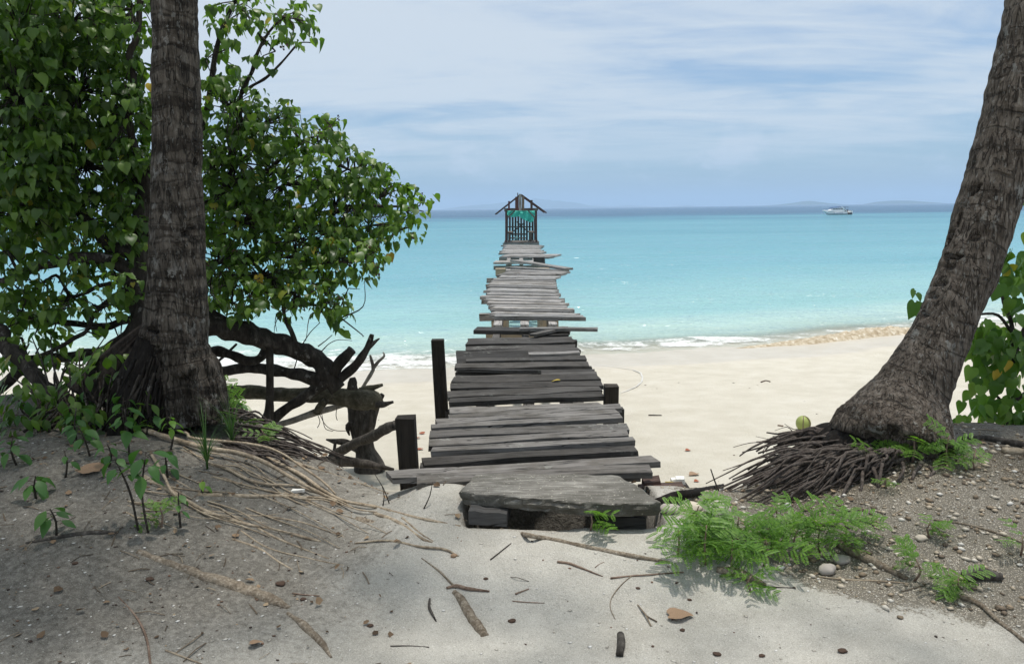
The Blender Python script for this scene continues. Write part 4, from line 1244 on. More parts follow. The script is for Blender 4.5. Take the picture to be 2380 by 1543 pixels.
def leaf_mesh(kind, i, mat):
    key = (kind, i, mat.name)
    if key not in _lm:
        v, f = (HEARTS if kind == 'h' else OVATES)[i]
        me = mesh_from('leaf', v, f); me.materials.append(mat)
        me.polygons.foreach_set('use_smooth', [True] * len(f))
        _lm[key] = me
    return _lm[key]
def leaf_frame(axis, normal):
    y = Vector(axis).normalized(); z = Vector(normal); z = (z - y * z.dot(y))
    if z.length < 1e-4: z = y.orthogonal()
    z.normalize(); x = y.cross(z)
    return Matrix((x, y, z)).transposed()
def place_leaf(kind, i, mat, parent, pos, rot, size, name='leaf'):
    o = link(name, leaf_mesh(kind, i, mat), parent, Vector(pos) - world_loc(parent))
    o.rotation_euler = rot.to_euler(); o.scale = (size, size, size)
    return o
class LeafPile:
    """many leaves joined into one part"""
    def __init__(self): self.V, self.F, self.n = [], [], 0
    def add(self, var, pos, rot, size):
        v, f = var
        self.V.append(v @ (np.array(rot).T * size) + np.array(pos))
        self.F.extend([tuple(k + self.n for k in q) for q in f]); self.n += len(v)
    def build(self, name, mat, parent):
        arr = np.concatenate(self.V) - np.array(world_loc(parent))
        me = mesh_from(name, arr, self.F); me.materials.append(mat)
        me.polygons.foreach_set('use_smooth', [True] * len(self.F))
        return tag(link(name, me, parent), kind='stuff')

# ================================================================== sea hibiscus on the left bank
def hib_limb(name, pts, w0, w1, root, mat=None, n=9, amp=.18):
    P = [at_y(x, y, Y) for x, y, Y in pts]
    if name == 'branch': w0, w1 = w0 * .8, w1 * .8
    Q = [P[0]]
    for a, b in zip(P, P[1:]):                      # kinks between the measured points
        L = (b - a).length * .10
        Q += [a.lerp(b, .5) + Vector((U(-L, L), U(-L, L), U(-L, L))), b]
    k = len(Q)
    mb = MB()
    mb.tube(Q, [lerp(w0, w1, i / (k - 1)) / 2 / F_PX * 7 * U(.85, 1.15) for i in range(k)], n, 0.04, amp=amp * 1.6, freq=12, seed=U(0, 50))
    mb.build(name, mat or M['bark_dark'], root, smooth=True)
    return P
def build_hibiscus():
    base = at_y(330, 905, 6.2); base.z = H(base.x, base.y)
    root = thing('hibiscus_tree', 'large dark green sea hibiscus with heart-shaped leaves behind the left palm', 'tree', base)
    nodes = []
    def limb(pts, w0, w1, name='branch', mat=None):
        P = hib_limb(name, pts, w0, w1, root, mat)
        for a, b in zip(P, P[1:]):
            for t in (0, .25, .5, .75): nodes.append(a.lerp(b, t))
        nodes.append(P[-1])
    limb([(345, 960, 6.2), (335, 820, 6.25), (325, 700, 6.3), (318, 620, 6.3), (325, 520, 6.3), (352, 400, 6.3)], 62, 36, 'trunk')
    limb([(352, 400, 6.3), (312, 335, 6.25), (297, 240, 6.2), (300, 130, 6.2), (322, 50, 6.2), (350, -60, 6.3)], 20, 12)
    limb([(334, 652, 6.3), (290, 622, 6.2), (220, 600, 6.1), (150, 606, 6.0), (88, 618, 5.9), (0, 655, 5.8), (-90, 640, 5.8), (-230, 560, 5.9)], 36, 12)
    limb([(325, 600, 6.3), (250, 570, 6.3), (180, 480, 6.4), (130, 350, 6.5), (90, 200, 6.5), (60, 60, 6.5)], 34, 14)
    limb([(180, 480, 6.4), (80, 420, 6.2), (0, 380, 6.0), (-110, 300, 6.0), (-250, 230, 6.1)], 22, 8)
    limb([(130, 350, 6.5), (180, 230, 6.6), (200, 100, 6.7), (220, -20, 6.7)], 16, 8)
    limb([(340, 560, 6.4), (430, 500, 6.8), (520, 440, 7.0), (620, 400, 7.1), (700, 330, 7.1)], 32, 10)
    limb([(520, 440, 7.0), (540, 330, 6.9), (560, 220, 6.8), (600, 120, 6.7), (660, 40, 6.6)], 20, 6)
    limb([(560, 220, 6.8), (620, 180, 6.7), (690, 105, 6.6), (725, 100, 6.6)], 9, 3)
    limb([(470, 480, 6.9), (600, 500, 7.2), (720, 500, 7.3), (820, 480, 7.3), (900, 480, 7.35), (985, 492, 7.4)], 28, 4)
    limb([(720, 500, 7.3), (780, 420, 7.2), (800, 350, 7.1), (768, 290, 7.1)], 12, 4)
    limb([(360, 640, 6.4), (470, 620, 6.6), (580, 600, 6.8), (690, 600, 6.9), (790, 610, 6.9), (850, 600, 6.9)], 26, 6)
    limb([(580, 600, 6.8), (640, 660, 6.7), (700, 700, 6.6), (770, 720, 6.6), (800, 745, 6.6)], 14, 4)
    limb([(430, 500, 6.8), (450, 350, 6.9), (490, 200, 6.9), (520, 60, 6.8), (560, -40, 6.8)], 24, 8)
    # low limbs that sprawl to the left
    limb([(-330, 560, 6.3), (-220, 640, 6.2), (-110, 690, 6.05), (0, 770, 5.9), (26, 816, 5.8), (79, 869, 5.7), (145, 925, 5.65), (190, 960, 5.7)], 46, 34)
    limb([(-260, 900, 6.5), (-160, 960, 6.35), (-60, 930, 6.3), (0, 904, 6.3), (66, 850, 6.3), (154, 830, 6.35), (246, 812, 6.4), (315, 750, 6.4)], 26, 30)
    limb([(-30, 738, 6.5), (60, 738, 6.5), (132, 746, 6.5), (246, 760, 6.5), (320, 742, 6.5)], 14, 24)
    limb([(60, 830, 6.0), (150, 800, 6.1), (200, 770, 6.2), (250, 700, 6.3), (320, 668, 6.3)], 9, 14)
    limb([(0, 690, 6.2), (70, 680, 6.2), (130, 640, 6.2), (165, 690, 6.3), (230, 665, 6.3), (320, 668, 6.3)], 5, 12)
    clumps = [  # centre, radii, depth, density
        (690, 45, 55, 55, 6.6, .8), (640, 120, 60, 45, 6.7, .35), (560, 30, 70, 55, 6.8, .8), (610, 290, 85, 60, 6.8, 1), (540, 250, 75, 70, 6.8, .9),
        (665, 270, 40, 35, 6.9, .7), (740, 345, 60, 50, 7.05, 1), (768, 292, 30, 28, 7.1, .9), (825, 395, 70, 55, 7.2, 1), (895, 440, 60, 45, 7.3, 1), (965, 482, 45, 38, 7.4, .8),
        (930, 535, 50, 32, 7.3, .8), (860, 525, 75, 55, 7.3, 1), (780, 475, 100, 80, 7.2, 1), (660, 430, 105, 95, 7.1, 1), (555, 380, 85, 95, 7.0, 1),
        (555, 520, 95, 85, 6.9, 1), (680, 560, 115, 75, 6.9, 1), (790, 600, 85, 60, 6.9, 1), (850, 600, 42, 52, 6.9, .9), (700, 650, 75, 50, 6.7, .9), (770, 700, 40, 50, 6.6, .8),
        (600, 640, 85, 55, 6.7, .9), (520, 610, 55, 65, 6.7, 1), (540, 705, 60, 35, 6.6, .5), (620, 700, 50, 30, 6.6, .5), (795, 745, 20, 30, 6.6, .7), (505, 130, 40, 80, 6.9, .7),
        (500, 420, 45, 120, 6.9, .8),
        (50, 70, 110, 110, 6.2, 1.2), (160, 60, 115, 90, 6.4, 1.1), (285, 60, 85, 80, 6.5, 1), (50, 230, 110, 110, 6.1, 1.2), (185, 215, 125, 105, 6.4, 1.1), (290, 255, 75, 115, 6.4, 1),
        (60, 380, 110, 105, 6.1, 1.2), (195, 380, 135, 105, 6.4, 1.1), (310, 440, 55, 100, 6.4, 1), (50, 500, 100, 75, 6.1, 1.1), (185, 520, 125, 70, 6.4, 1.1), (290, 560, 65, 60, 6.4, 1),
        (40, 605, 60, 30, 6.0, .6), (50, 725, 65, 45, 6.2, .7), (240, 715, 55, 40, 6.4, .6), (150, 610, 70, 25, 6.1, .5), (110, 745, 60, 25, 6.3, .5), (300, 660, 40, 40, 6.3, .8), (30, 660, 50, 35, 6.0, .6), (110, 690, 60, 35, 6.2, .5), (200, 640, 60, 30, 6.2, .6), (20, 800, 40, 40, 6.1, .5), (270, 640, 40, 40, 6.2, .7), (480, 690, 40, 40, 6.6, .7), (580, 690, 60, 40, 6.6, .6), (680, 715, 40, 25, 6.6, .5), (150, 720, 50, 30, 6.2, .5), (-130, 90, 120, 110, 6.3, .8), (-140, 290, 130, 110, 6.2, .8), (-150, 460, 120, 90, 6.2, .8), (-290, 330, 110, 120, 6.4, .7), (-270, 500, 110, 90, 6.4, .7), (-180, 600, 100, 60, 6.2, .6), (-350, 430, 80, 100, 6.5, .6)]
    twig = MB(); pile = LeafPile(); singles = []
    pods = MB()
    def near(p): return min(nodes, key=lambda q: (q - p).length)
    for cx, cy, rx, ry, Y, dens in clumps:
        if cy < 200 and cx > 440: dens *= .75
        c = at_y(cx, cy, Y)
        nb = near(c)
        bend = nb.lerp(c, .5) + Vector((U(-.1, .1), U(-.1, .1), U(-.05, .12)))
        if (c - nb).length > .08:
            twig.tube([nb, bend, c], [.014, .010, .007], 5, .12, amp=.15, freq=12)
        hub = [nb.lerp(bend, .5), bend, bend.lerp(c, .5), c]
        area = math.pi * rx * ry
        n = int(area / 255 * dens)
        for k in range(n):
            a = U(0, 6.283); rr = math.sqrt(rnd()); dz = U(-1, 1)
            px, py = cx + rx * rr * math.cos(a), cy + ry * rr * math.sin(a)
            tip = at_y(px, py, Y + dz * 0.55 * (1 - .4 * rr))
            s = min(hub, key=lambda q: (q - tip).length)
            if rnd() < .55:
                m = s.lerp(tip, .55) + Vector((U(-.06, .06), U(-.06, .06), U(-.02, .07)))
                twig.tube([s, m, tip], [.006, .0045, .003], 4, .15)
            out = (tip - c); out = out.normalized() if out.length > .01 else Vector((0, 0, 1))
            nl = random.choice((3, 4, 4, 5, 6))
            for j in range(nl):
                az = U(0, 6.283)
                o = (Vector((math.cos(az), math.sin(az), U(-.5, .35))) + out * .5).normalized()
                pos = tip + o * U(.02, .09)
                axis = o * U(.35, .9) + Vector((0, 0, -U(.15, 1.0)))
                nrm = Vector((U(-.35, .35), U(-.6, .2), 1)) * .8 + o * .7
                size = U(.040, .094) if rnd() < .7 else U(.025, .05)
                if cx < 120: size *= 1.12
                rot = leaf_frame(axis, nrm)
                singles.append((-(pos - CAM).length + .35 * rnd(), len(singles), pos, rot, size, random.randrange(len(HEARTS))))
            if rx < 60 and rnd() < .12 and cx > 450:
                q = tip + out * .09
                twig.tube([tip, q], [.003, .002], 4, .1)
                for z in range(3):
                    pods.box(q + Vector((U(-.02, .02), U(-.02, .02), U(-.03, .01))), (.012, .012, .014), jit=.003)
    # bare tangle of twigs below the leaves
    for k in range(70):
        px, py = (U(0, 330), U(640, 860)) if k < 45 else (U(480, 860), U(640, 800))
        p = at_y(px, py, U(6.0, 6.8)); s0 = near(p)
        if (p - s0).length > .9: continue
        twig.tube([s0, s0.lerp(p, .5) + Vector((U(-.1, .1), U(-.1, .1), U(-.08, .12))), p], [.007, .005, .002], 4, .1)
    vis = [s for s in singles if 0 < proj(s[2])[0] < 1100 and -10 < proj(s[2])[1] < 800]
    rest = [s for s in singles if not (0 < proj(s[2])[0] < 1100 and -10 < proj(s[2])[1] < 800)]
    vis.sort(key=lambda s: s[0], reverse=True)
    for d, _, pos, rot, size, i in vis[:296]:
        place_leaf('h', i, M['leaf'], root, pos, rot, size)
    for d, _, pos, rot, size, i in vis[296:] + rest:
        pile.add(HEARTS[i], pos, rot, size)
    # a few yellowed ones
    for px, py, Y in ((1090 * .952, 590, 7.2), (765, 555, 6.7), (600, 640, 6.5), (350, 195, 6.0), (690, 480, 6.9)):
        pile_pos = at_y(min(px, 905), py, Y)
        place_leaf('h', 1, M['leaf_yellow'], root, pile_pos, leaf_frame((.3, -.2, -.8), (.1, -1, .4)), .085)['label'] = 'yellowed leaf'
    pile.build('foliage', M['leaf'], root)
    tag(twig.build('twigs', M['twig_dark'], root, smooth=True), kind='stuff')
    tag(pods.build('seed_pods', M['chip'], root), kind='stuff')
    print('hibiscus leaves', len(singles))
    # pale roots that run out over the sand
    def z3(x, y): return x * .5, 952 + y * .5
    roots = [
        ([(560, 50), (700, 100), (960, 175), (1100, 195), (1230, 240), (1350, 310), (1480, 380), (1590, 430)], 9, .06),
        ([(620, 50), (850, 100), (900, 130), (1150, 155), (1290, 190), (1400, 260), (1500, 330), (1560, 390)], 6, .07),
        ([(970, 250), (1050, 270), (1150, 320), (1250, 345), (1370, 350), (1500, 390)], 7, .02),
        ([(990, 310), (1150, 350), (1300, 385), (1400, 390)], 5, .01),
        ([(670, 310), (800, 380), (920, 450), (1010, 490), (1150, 530), (1300, 560), (1490, 610)], 9, .008),
        ([(920, 395), (1100, 400), (1300, 400), (1450, 410), (1700, 440), (1900, 490), (2140, 540)], 10, .0),
        ([(1200, 550), (1300, 600), (1400, 640), (1530, 690)], 6, .006),
        ([(1080, 600), (1200, 640), (1290, 700), (1360, 740)], 6, .004),
        ([(1120, 560), (1250, 640), (1450, 690), (1600, 720)], 4, .004),
        ([(1240, 220), (1400, 300), (1500, 370), (1600, 420), (1750, 450)], 8, .03),
        ([(1230, 490), (1400, 520), (1550, 570), (1600, 590)], 4, .004),
        ([(850, 460), (1000, 470), (1200, 490), (1300, 480)], 4, .004),
        ([(1650, 495), (1760, 520), (1850, 570), (1900, 610)], 22, -.03),
        ([(1740, 480), (1850, 520), (1950, 590), (2010, 615)], 10, -.005),
        ([(1870, 500), (1950, 570), (2015, 610)], 6, .0),
        ([(700, 200), (760, 300), (800, 380), (860, 420)], 6, .05),
    ]
    for k in range(46):
        x, y = U(520, 1500), U(90, 560)
        if y > 560 - .0002 * (1500 - x) ** 2 * .3: continue
        L = U(150, 480); sl = U(.12, .55)
        pts = [(x + L * t, y + L * t * sl + U(-14, 14)) for t in (0, .33, .66, 1)]
        if pts[-1][1] > 640: continue
        roots.append((pts, U(2.2, 4.5), U(0, .03)))
    for pts, w, lift in roots:
        P = []
        for i, (x, y) in enumerate(pts):
            p = hit(*z3(x, y), up=max(0.0, lift) * math.sin(math.pi * (i + .4) / len(pts)))
            p.z += -.004 if lift >= 0 else lift
            P.append(p)
        mb = MB(); k = len(P); d = (P[0] - CAM).length
        r = w / 2 / F_PX * d
        mb.tube(P, [r * lerp(1.15, .6, i / (k - 1)) for i in range(k)], 7, .04, amp=.3, freq=12, seed=U(0, 50))
        mb.build('root', M['root_tan'] if w < 20 else M['root_sandy'], root, smooth=True)
build_hibiscus()

# ================================================================== shrub by the right palm
def build_right_shrub():
    base = at_y(2330, 1045, 6.6); base.z = H(base.x, base.y)
    root = thing('hibiscus_shrub', 'leafy green hibiscus shrub at the right edge behind the leaning palm', 'shrub', base)
    def tw(pts, w):
        P = [at_y(x, y, Y) for x, y, Y in pts]; mb = MB(); k = len(P)
        mb.tube(P, [w * lerp(1, .4, i / (k - 1)) / 2 / F_PX * 6.5 for i in range(k)], 7, .05, amp=.2, freq=10)
        mb.build('branch', M['twig_dark'], root, smooth=True)
        return P
    q0 = proj(base - Vector((0, 0, .05)))
    tw([(q0[0], q0[1], 6.6), (2335, 1040, 6.58), (2345, 950, 6.5), (2350, 850, 6.4), (2352, 760, 6.35), (2330, 690, 6.3), (2335, 610, 6.3)], 16)
    tw([(2350, 770, 6.35), (2320, 733, 6.3), (2280, 730, 6.3), (2240, 738, 6.3), (2130, 700, 6.35)], 8)
    tw([(2345, 950, 6.5), (2300, 900, 6.4), (2265, 840, 6.3)], 8)
    tw([(2340, 990, 6.5), (2290, 985, 6.4), (2250, 982, 6.3)], 6)
    tw([(2348, 940, 6.5), (2420, 880, 6.45), (2480, 780, 6.5), (2550, 700, 6.6)], 10)
    tw([(2350, 850, 6.4), (2400, 700, 6.5), (2410, 560, 6.6), (2390, 440, 6.6)], 12)
    clumps = [(2340, 625, 40, 45, 6.3, 20), (2368, 690, 30, 50, 6.4, 14), (2275, 785, 35, 45, 6.3, 20), (2335, 800, 50, 40, 6.3, 22), (2355, 870, 40, 50, 6.35, 20), (2290, 870, 35, 40, 6.3, 14), (2260, 955, 28, 45, 6.3, 12), (2325, 950, 45, 45, 6.4, 18), (2365, 990, 30, 35, 6.4, 12), (2385, 440, 18, 25, 6.6, 6), (2400, 580, 30, 60, 6.6, 8), (2128, 692, 10, 18, 6.35, 3), (2300, 820, 45, 40, 6.25, 14), (2360, 930, 30, 50, 6.3, 12), (2440, 640, 50, 60, 6.5, 14), (2460, 760, 55, 60, 6.5, 14), (2440, 880, 55, 60, 6.4, 14), (2540, 720, 50, 80, 6.6, 12)]
    for cx, cy, rx, ry, Y, n in clumps:
        for k in range(int(n * 1.35)):
            a = U(0, 6.283); rr = math.sqrt(rnd())
            pos = at_y(cx + rx * rr * math.cos(a), cy + ry * rr * math.sin(a), Y + U(-.3, .3))
            o = Vector((math.cos(a), U(-1, .6), U(-.4, .2))).normalized()
            rot = leaf_frame(o * .5 + Vector((0, 0, -U(.4, 1.1))), Vector((U(-.4, .4), -.6, .7)) + o * .5)
            place_leaf('h', random.randrange(len(HEARTS)), M['leaf_bright'], root, pos, rot, U(.075, .145))
    for px, py in ((2338, 842), (2312, 862)):
        place_leaf('h', 1, M['leaf_yellow'], root, at_y(px, py, 6.1), leaf_frame((.3, 0, -.8), (0, -1, .5)), .10)['label'] = 'yellow leaf'
build_right_shrub()

# ================================================================== unseen canopy trees, put overhead to shade the bank
def canopy_tree(x, y, h, crowns, label, leaves):
    z0 = H(x, y)
    root = thing('shade_tree', label, 'tree', (x, y, z0))
    top = Vector((x, y, h))
    mb = MB(); mb.tube([(x, y, z0 - .2), (x + .15, y, h * .35), (x - .1, y + .1, h * .7), top], [.3, .24, .2, .12], 12, .25, amp=.15, freq=3)
    mb.build('trunk', M['bark_dark'], root, smooth=True)
    V, Fc, nn = [], [], 0
    for (cx, cy, cz, rx, ry, rz) in crowns:
        c = Vector((cx, cy, cz))
        m2 = MB(); m2.tube([Vector((x, y, h * .7)), Vector((x, y, h * .7)).lerp(c, .5) + Vector((0, 0, .3)), c], [.12, .08, .03], 8, .3, amp=.1, freq=3)
        m2.build('branch', M['bark_dark'], root, smooth=True)
        for k in range(leaves):
            d = Vector((random.gauss(0, 1), random.gauss(0, 1), random.gauss(0, 1))).normalized() * rnd() ** .4
            p = c + Vector((d.x * rx, d.y * ry, d.z * rz))
            rot = leaf_frame((U(-1, 1), U(-1, 1), U(-.8, .1)), (U(-.5, .5), U(-.5, .5), 1)); s = U(.16, .30)
            q = np.array([(0, 0, 0), (.45, .4, .1), (0, 1, -.15), (-.45, .4, .1)]) @ (np.array(rot).T * s) + np.array(p)
            V.append(q); Fc.append((nn, nn + 1, nn + 2, nn + 3)); nn += 4
    arr = np.concatenate(V) - np.array(world_loc(root))
    me = mesh_from('crown', arr, Fc); me.materials.append(M['leaf'])
    tag(link('crown', me, root), kind='stuff')
canopy_tree(-7.0, 0.5, 9.0, [(-2.1, 4.6, 9.0, 1.8, 1.5, 1.2), (-3.7, 6.7, 8.6, 1.9, 1.9, 1.3), (-4.0, 6.4, 8.0, 1.8, 1.8, .9), (-4.4, 4.2, 9.3, 2.2, 1.9, 1.3)], 'unseen tall broadleaf tree over the left bank, there to shade it', 300)
canopy_tree(5.8, -1.0, 9.5, [(2.4, 3.4, 9.3, 2.5, 2.0, 1.2), (5.0, 4.2, 9.2, 2.4, 2.1, 1.2), (4.0, 1.2, 10, 2.6, 2.3, 1.3), (0.4, 2.4, 10.0, 2.2, 2.0, 1.1), (-0.2, 3.8, 9.8, 1.8, 1.4, 1.1), (-1.8, 2.2, 9.9, 2.2, 1.8, 1.1)], 'unseen tall broadleaf tree over the right bank, thinned to lighten its shade', 95)

# ================================================================== fallen timber on the left beach
def z2(x, y): return x * .44, 552 + y * .44
def px_tube(mb, pts, Y, w, n=14, amp=.32, freq=11, step=.03):
    """pts in the enlarged view; w: widths in the same units; Y: depth or list"""
    k = len(pts)
    Ys = Y if isinstance(Y, (list, tuple)) else [Y] * k
    ws = w if isinstance(w, (list, tuple)) else [w] * k
    P = [at_y(*z2(*p), Ys[i]) for i, p in enumerate(pts)]
    mb.tube(P, [ws[i] * .44 / 2 / F_PX * Ys[i] for i in range(k)], n, step, amp=amp, freq=freq, seed=U(0, 60))
    return P
def wood_part(name, root, mat, pts, Y, w, **kw):
    mb = MB(); px_tube(mb, pts, Y, w, **kw)
    return mb.build(name, mat, root, smooth=True)

b0 = at_y(760, 960, 6.9); b0.z = H(b0.x, b0.y)
fallen = thing('fallen_tree', 'dark fallen tree with arching limbs lying on the sand beside the left palm', 'fallen tree', b0)
wood_part('trunk', fallen, M['bark_dark'], [(1000, 450), (1100, 455), (1250, 490), (1420, 545), (1560, 590), (1680, 650), (1735, 730), (1790, 800)], [6.5, 6.55, 6.6, 6.7, 6.8, 6.9, 6.9, 6.9], [150, 135, 120, 118, 100, 95, 110, 90])
wood_part('branch', fallen, M['bark_dark'], [(1030, 620), (1130, 600), (1210, 615), (1300, 650), (1370, 640), (1420, 570)], 6.8, [60, 55, 52, 48, 44, 50])
wood_part('branch', fallen, M['bark_dark'], [(1120, 710), (1200, 700), (1300, 690), (1430, 700), (1560, 720), (1690, 760)], 6.85, [50, 52, 58, 62, 64, 80])
wood_part('branch', fallen, M['bark_dark'], [(1420, 985), (1480, 930), (1580, 860), (1680, 790), (1740, 740)], [6.7, 6.75, 6.8, 6.85, 6.9], [50, 52, 56, 66, 80])
wood_part('stub', fallen, M['bark_dark'], [(1760, 720), (1800, 650), (1860, 592)], 6.85, [66, 62, 56], n=9)
wood_part('branch', fallen, M['bark_dark'], [(1800, 745), (1870, 680), (1925, 610), (1950, 560), (1965, 512)], 6.85, [48, 46, 40, 34, 22])
wood_part('branch', fallen, M['drift'], [(1940, 590), (1975, 555), (2005, 533)], 6.85, [26, 22, 8])
wood_part('branch', fallen, M['bark_dark'], [(1150, 655), (1190, 620), (1250, 562)], 6.95, [16, 18, 14])
wood_part('branch', fallen, M['bark_dark'], [(1570, 580), (1540, 500), (1500, 400), (1500, 250)], 6.75, [32, 26, 22, 16])
wood_part('branch', fallen, M['bark_dark'], [(1860, 800), (1865, 760), (1880, 755)], 6.85, [60, 46, 40])
for pts in ([(1555, 690), (1580, 620), (1620, 600)], [(1600, 560), (1640, 500), (1690, 450)], [(1700, 600), (1740, 560), (1790, 540), (1860, 545)], [(1680, 575), (1720, 545), (1755, 515)]):
    wood_part('twig', fallen, M['twig_dark'], pts, 6.75, [7, 5, 4, 3][:len(pts)], n=5, amp=.1)

b1 = at_y(*z2(1600, 850), 7.1); b1.z = H(b1.x, b1.y)
tag_log = thing('driftwood_log', 'mossy horizontal log lying under the fallen tree, broken at its right end', 'log', b1)
wood_part('trunk', tag_log, M['log_olive'], [(1060, 838), (1180, 825), (1300, 815), (1450, 828), (1600, 830), (1750, 835), (1880, 850), (1960, 860), (2010, 890)], 7.15, [70, 74, 78, 74, 78, 92, 110, 118, 60], n=16, amp=.16)
wood_part('stub', tag_log, M['drift'], [(1985, 880), (2030, 880), (2078, 868)], 7.1, [40, 30, 14], n=8)
wood_part('stub', tag_log, M['log_olive'], [(1900, 810), (1960, 795), (2022, 778)], 7.2, [40, 34, 16], n=8)

b2 = at_y(*z2(1420, 990), 6.7); b2.z = H(b2.x, b2.y)
mb = MB(); px_tube(mb, [(1425, 545), (1426, 700), (1425, 850), (1420, 930), (1395, 1010)], 6.65, [42, 42, 42, 56, 90], n=10, amp=.08)
tag(mb.build('old_post', M['bark_dark'], smooth=True), 'upright black post standing among the fallen limbs left of the pier', 'post')
mb = MB(); px_tube(mb, [(1410, 1002), (1500, 980), (1580, 955), (1660, 925), (1740, 905), (1830, 880)], [6.9, 6.95, 7.0, 7.1, 7.2, 7.3], [34, 34, 36, 42, 34, 22], n=9, amp=.15)
o = mb.build('pale_branch', M['drift_pale'], smooth=True); tag(o, 'pale dead branch leaning on the sand below the mossy log', 'branch')
mb = MB(); px_tube(mb, [(1672, 930), (1690, 895), (1720, 862)], 7.05, [38, 40, 36], n=8); 
o2 = mb.build('side_stub', M['log_olive'], o, smooth=True)
st = MB()
for pts in ([(1680, 940), (1690, 975), (1676, 1005)], [(1690, 935), (1720, 990), (1770, 1018), (1850, 1020)], [(1700, 930), (1705, 960), (1720, 1010), (1760, 1022)], [(1780, 895), (1775, 940), (1782, 965)]):
    px_tube(st, pts, 7.05, 4, n=4, amp=0)
st.build('rootlets', M['drift'], o, smooth=True)
b3 = at_y(*z2(1940, 790), 7.6)
o = thing('dead_stick', 'bleached forked dead stick standing behind the fallen tree', 'stick', Vector((b3.x, b3.y, H(b3.x, b3.y))))
wood_part('stem', o, M['drift_pale'], [(1905, 810), (1935, 760), (1965, 710), (1970, 685), (1955, 620)], 7.6, [18, 20, 22, 22, 12], n=7)
wood_part('fork', o, M['drift_pale'], [(1968, 695), (1995, 660), (2030, 625), (2022, 605)], 7.6, [20, 18, 12, 6], n=7)

# weathered stump with horns
b4 = hit(868, 1092)
stump = thing('driftwood_stump', 'grey twisted driftwood stump with two horns standing on the sand', 'stump', b4)
YS4 = b4.y
wood_part('body', stump, M['drift'], [(1960, 1235), (1945, 1190), (1930, 1130), (1915, 1060), (1915, 990), (1890, 920), (1862, 860), (1850, 800)], YS4, [190, 150, 118, 110, 135, 110, 80, 60], n=18, amp=.28, freq=6)
wood_part('horn', stump, M['drift'], [(1935, 1010), (1960, 940), (1985, 880), (2022, 828)], YS4 - .05, [90, 70, 54, 26], n=12, amp=.2)
wood_part('horn', stump, M['drift'], [(1880, 990), (1848, 985), (1836, 1010), (1846, 1045)], YS4 - .08, [40, 36, 28, 8], n=8)
wood_part('prong', stump, M['drift'], [(1900, 1110), (1850, 1095), (1800, 1078), (1760, 1075), (1722, 1066)], YS4 - .1, [60, 46, 34, 26, 8], n=9)
wood_part('prong', stump, M['drift'], [(1770, 1080), (1768, 1110), (1760, 1145)], YS4 - .12, [16, 20, 18], n=7)
mb = MB(); px_tube(mb, [(2092, 985), (2040, 1010), (1960, 1055), (1880, 1085), (1800, 1125), (1750, 1158)], [5.6, 5.75, 6.0, 6.2, 6.4, 6.5], [56, 60, 58, 52, 54, 40], n=10, amp=.25)
tag(mb.build('leaning_log', M['drift'], smooth=True), 'dark log leaning from the sand up against the near left post', 'log')
mb = MB(); px_tube(mb, [(1545, 1205), (1680, 1185), (1800, 1180), (1930, 1195), (2080, 1225)], [6.5, 6.45, 6.4, 6.35, 6.3], [30, 52, 58, 50, 16], n=10, amp=.2)
tag(mb.build('driftwood_log', M['drift'], smooth=True), 'low grey log lying flat on the sand in front of the stump', 'log')
mb = MB(); px_tube(mb, [(1760, 1225), (1690, 1210), (1640, 1200)], 6.5, [60, 50, 30], n=10, amp=.3)
tag(mb.build('driftwood_piece', M['drift'], smooth=True), 'short dark piece of wood half sunk in sand among the dangling roots', 'wood piece')

# ================================================================== feathery seedlings, weeds and grass
def feather_mesh(pairs=5, lf=11, seed=0):
    random.seed(seed)
    mb = MB()
    mb.tube([(0, 0, 0), (0, .5, .04), (0, 1.0, -.12)], [.008, .006, .003], 4, .25)
    def pinna(base, d, L):
        up = Vector((0, 0, 1)); side = d.cross(up).normalized()
        for i in range(lf):
            t = (i + .6) / lf
            p = base + d * (L * t) + Vector((0, 0, -.25 * L * t * t))
            w = .085 * (math.sin(math.pi * (0.12 + .8 * t)) * .7 + .35)
            for s in (-1, 1):
                e = p + side * (s * w) + d * (w * .35) + Vector((0, 0, -.02 + .02 * rnd()))
                m = p.lerp(e, .5); q = d * (L / lf * .46)
                m1, m2 = p.lerp(e, .3), p.lerp(e, .82)
                mb.add([p, m1 + q, m2 + q, e, m2 - q, m1 - q], [(0, 1, 2, 3, 4, 5)])
    for k in range(pairs):
        t = .22 + .75 * k / (pairs - 1)
        base = Vector((0, t, .05 * math.sin(t * 2) - .10 * t * t))
        L = .46 * (1 - .25 * abs(t - .5)) * U(.9, 1.1)
        for s in (-1, 1):
            d = Vector((s * U(.75, .95), U(.45, .75), U(-.12, .12))).normalized()
            pinna(base, d, L)
    me = mesh_from('leaf', np.array(mb.v), mb.f); me.materials.append(M['leaf_fern'])
    return me
FEATHER = [feather_mesh(4, 9, 1), feather_mesh(4, 10, 2), feather_mesh(3, 9, 3)]
random.seed(21)
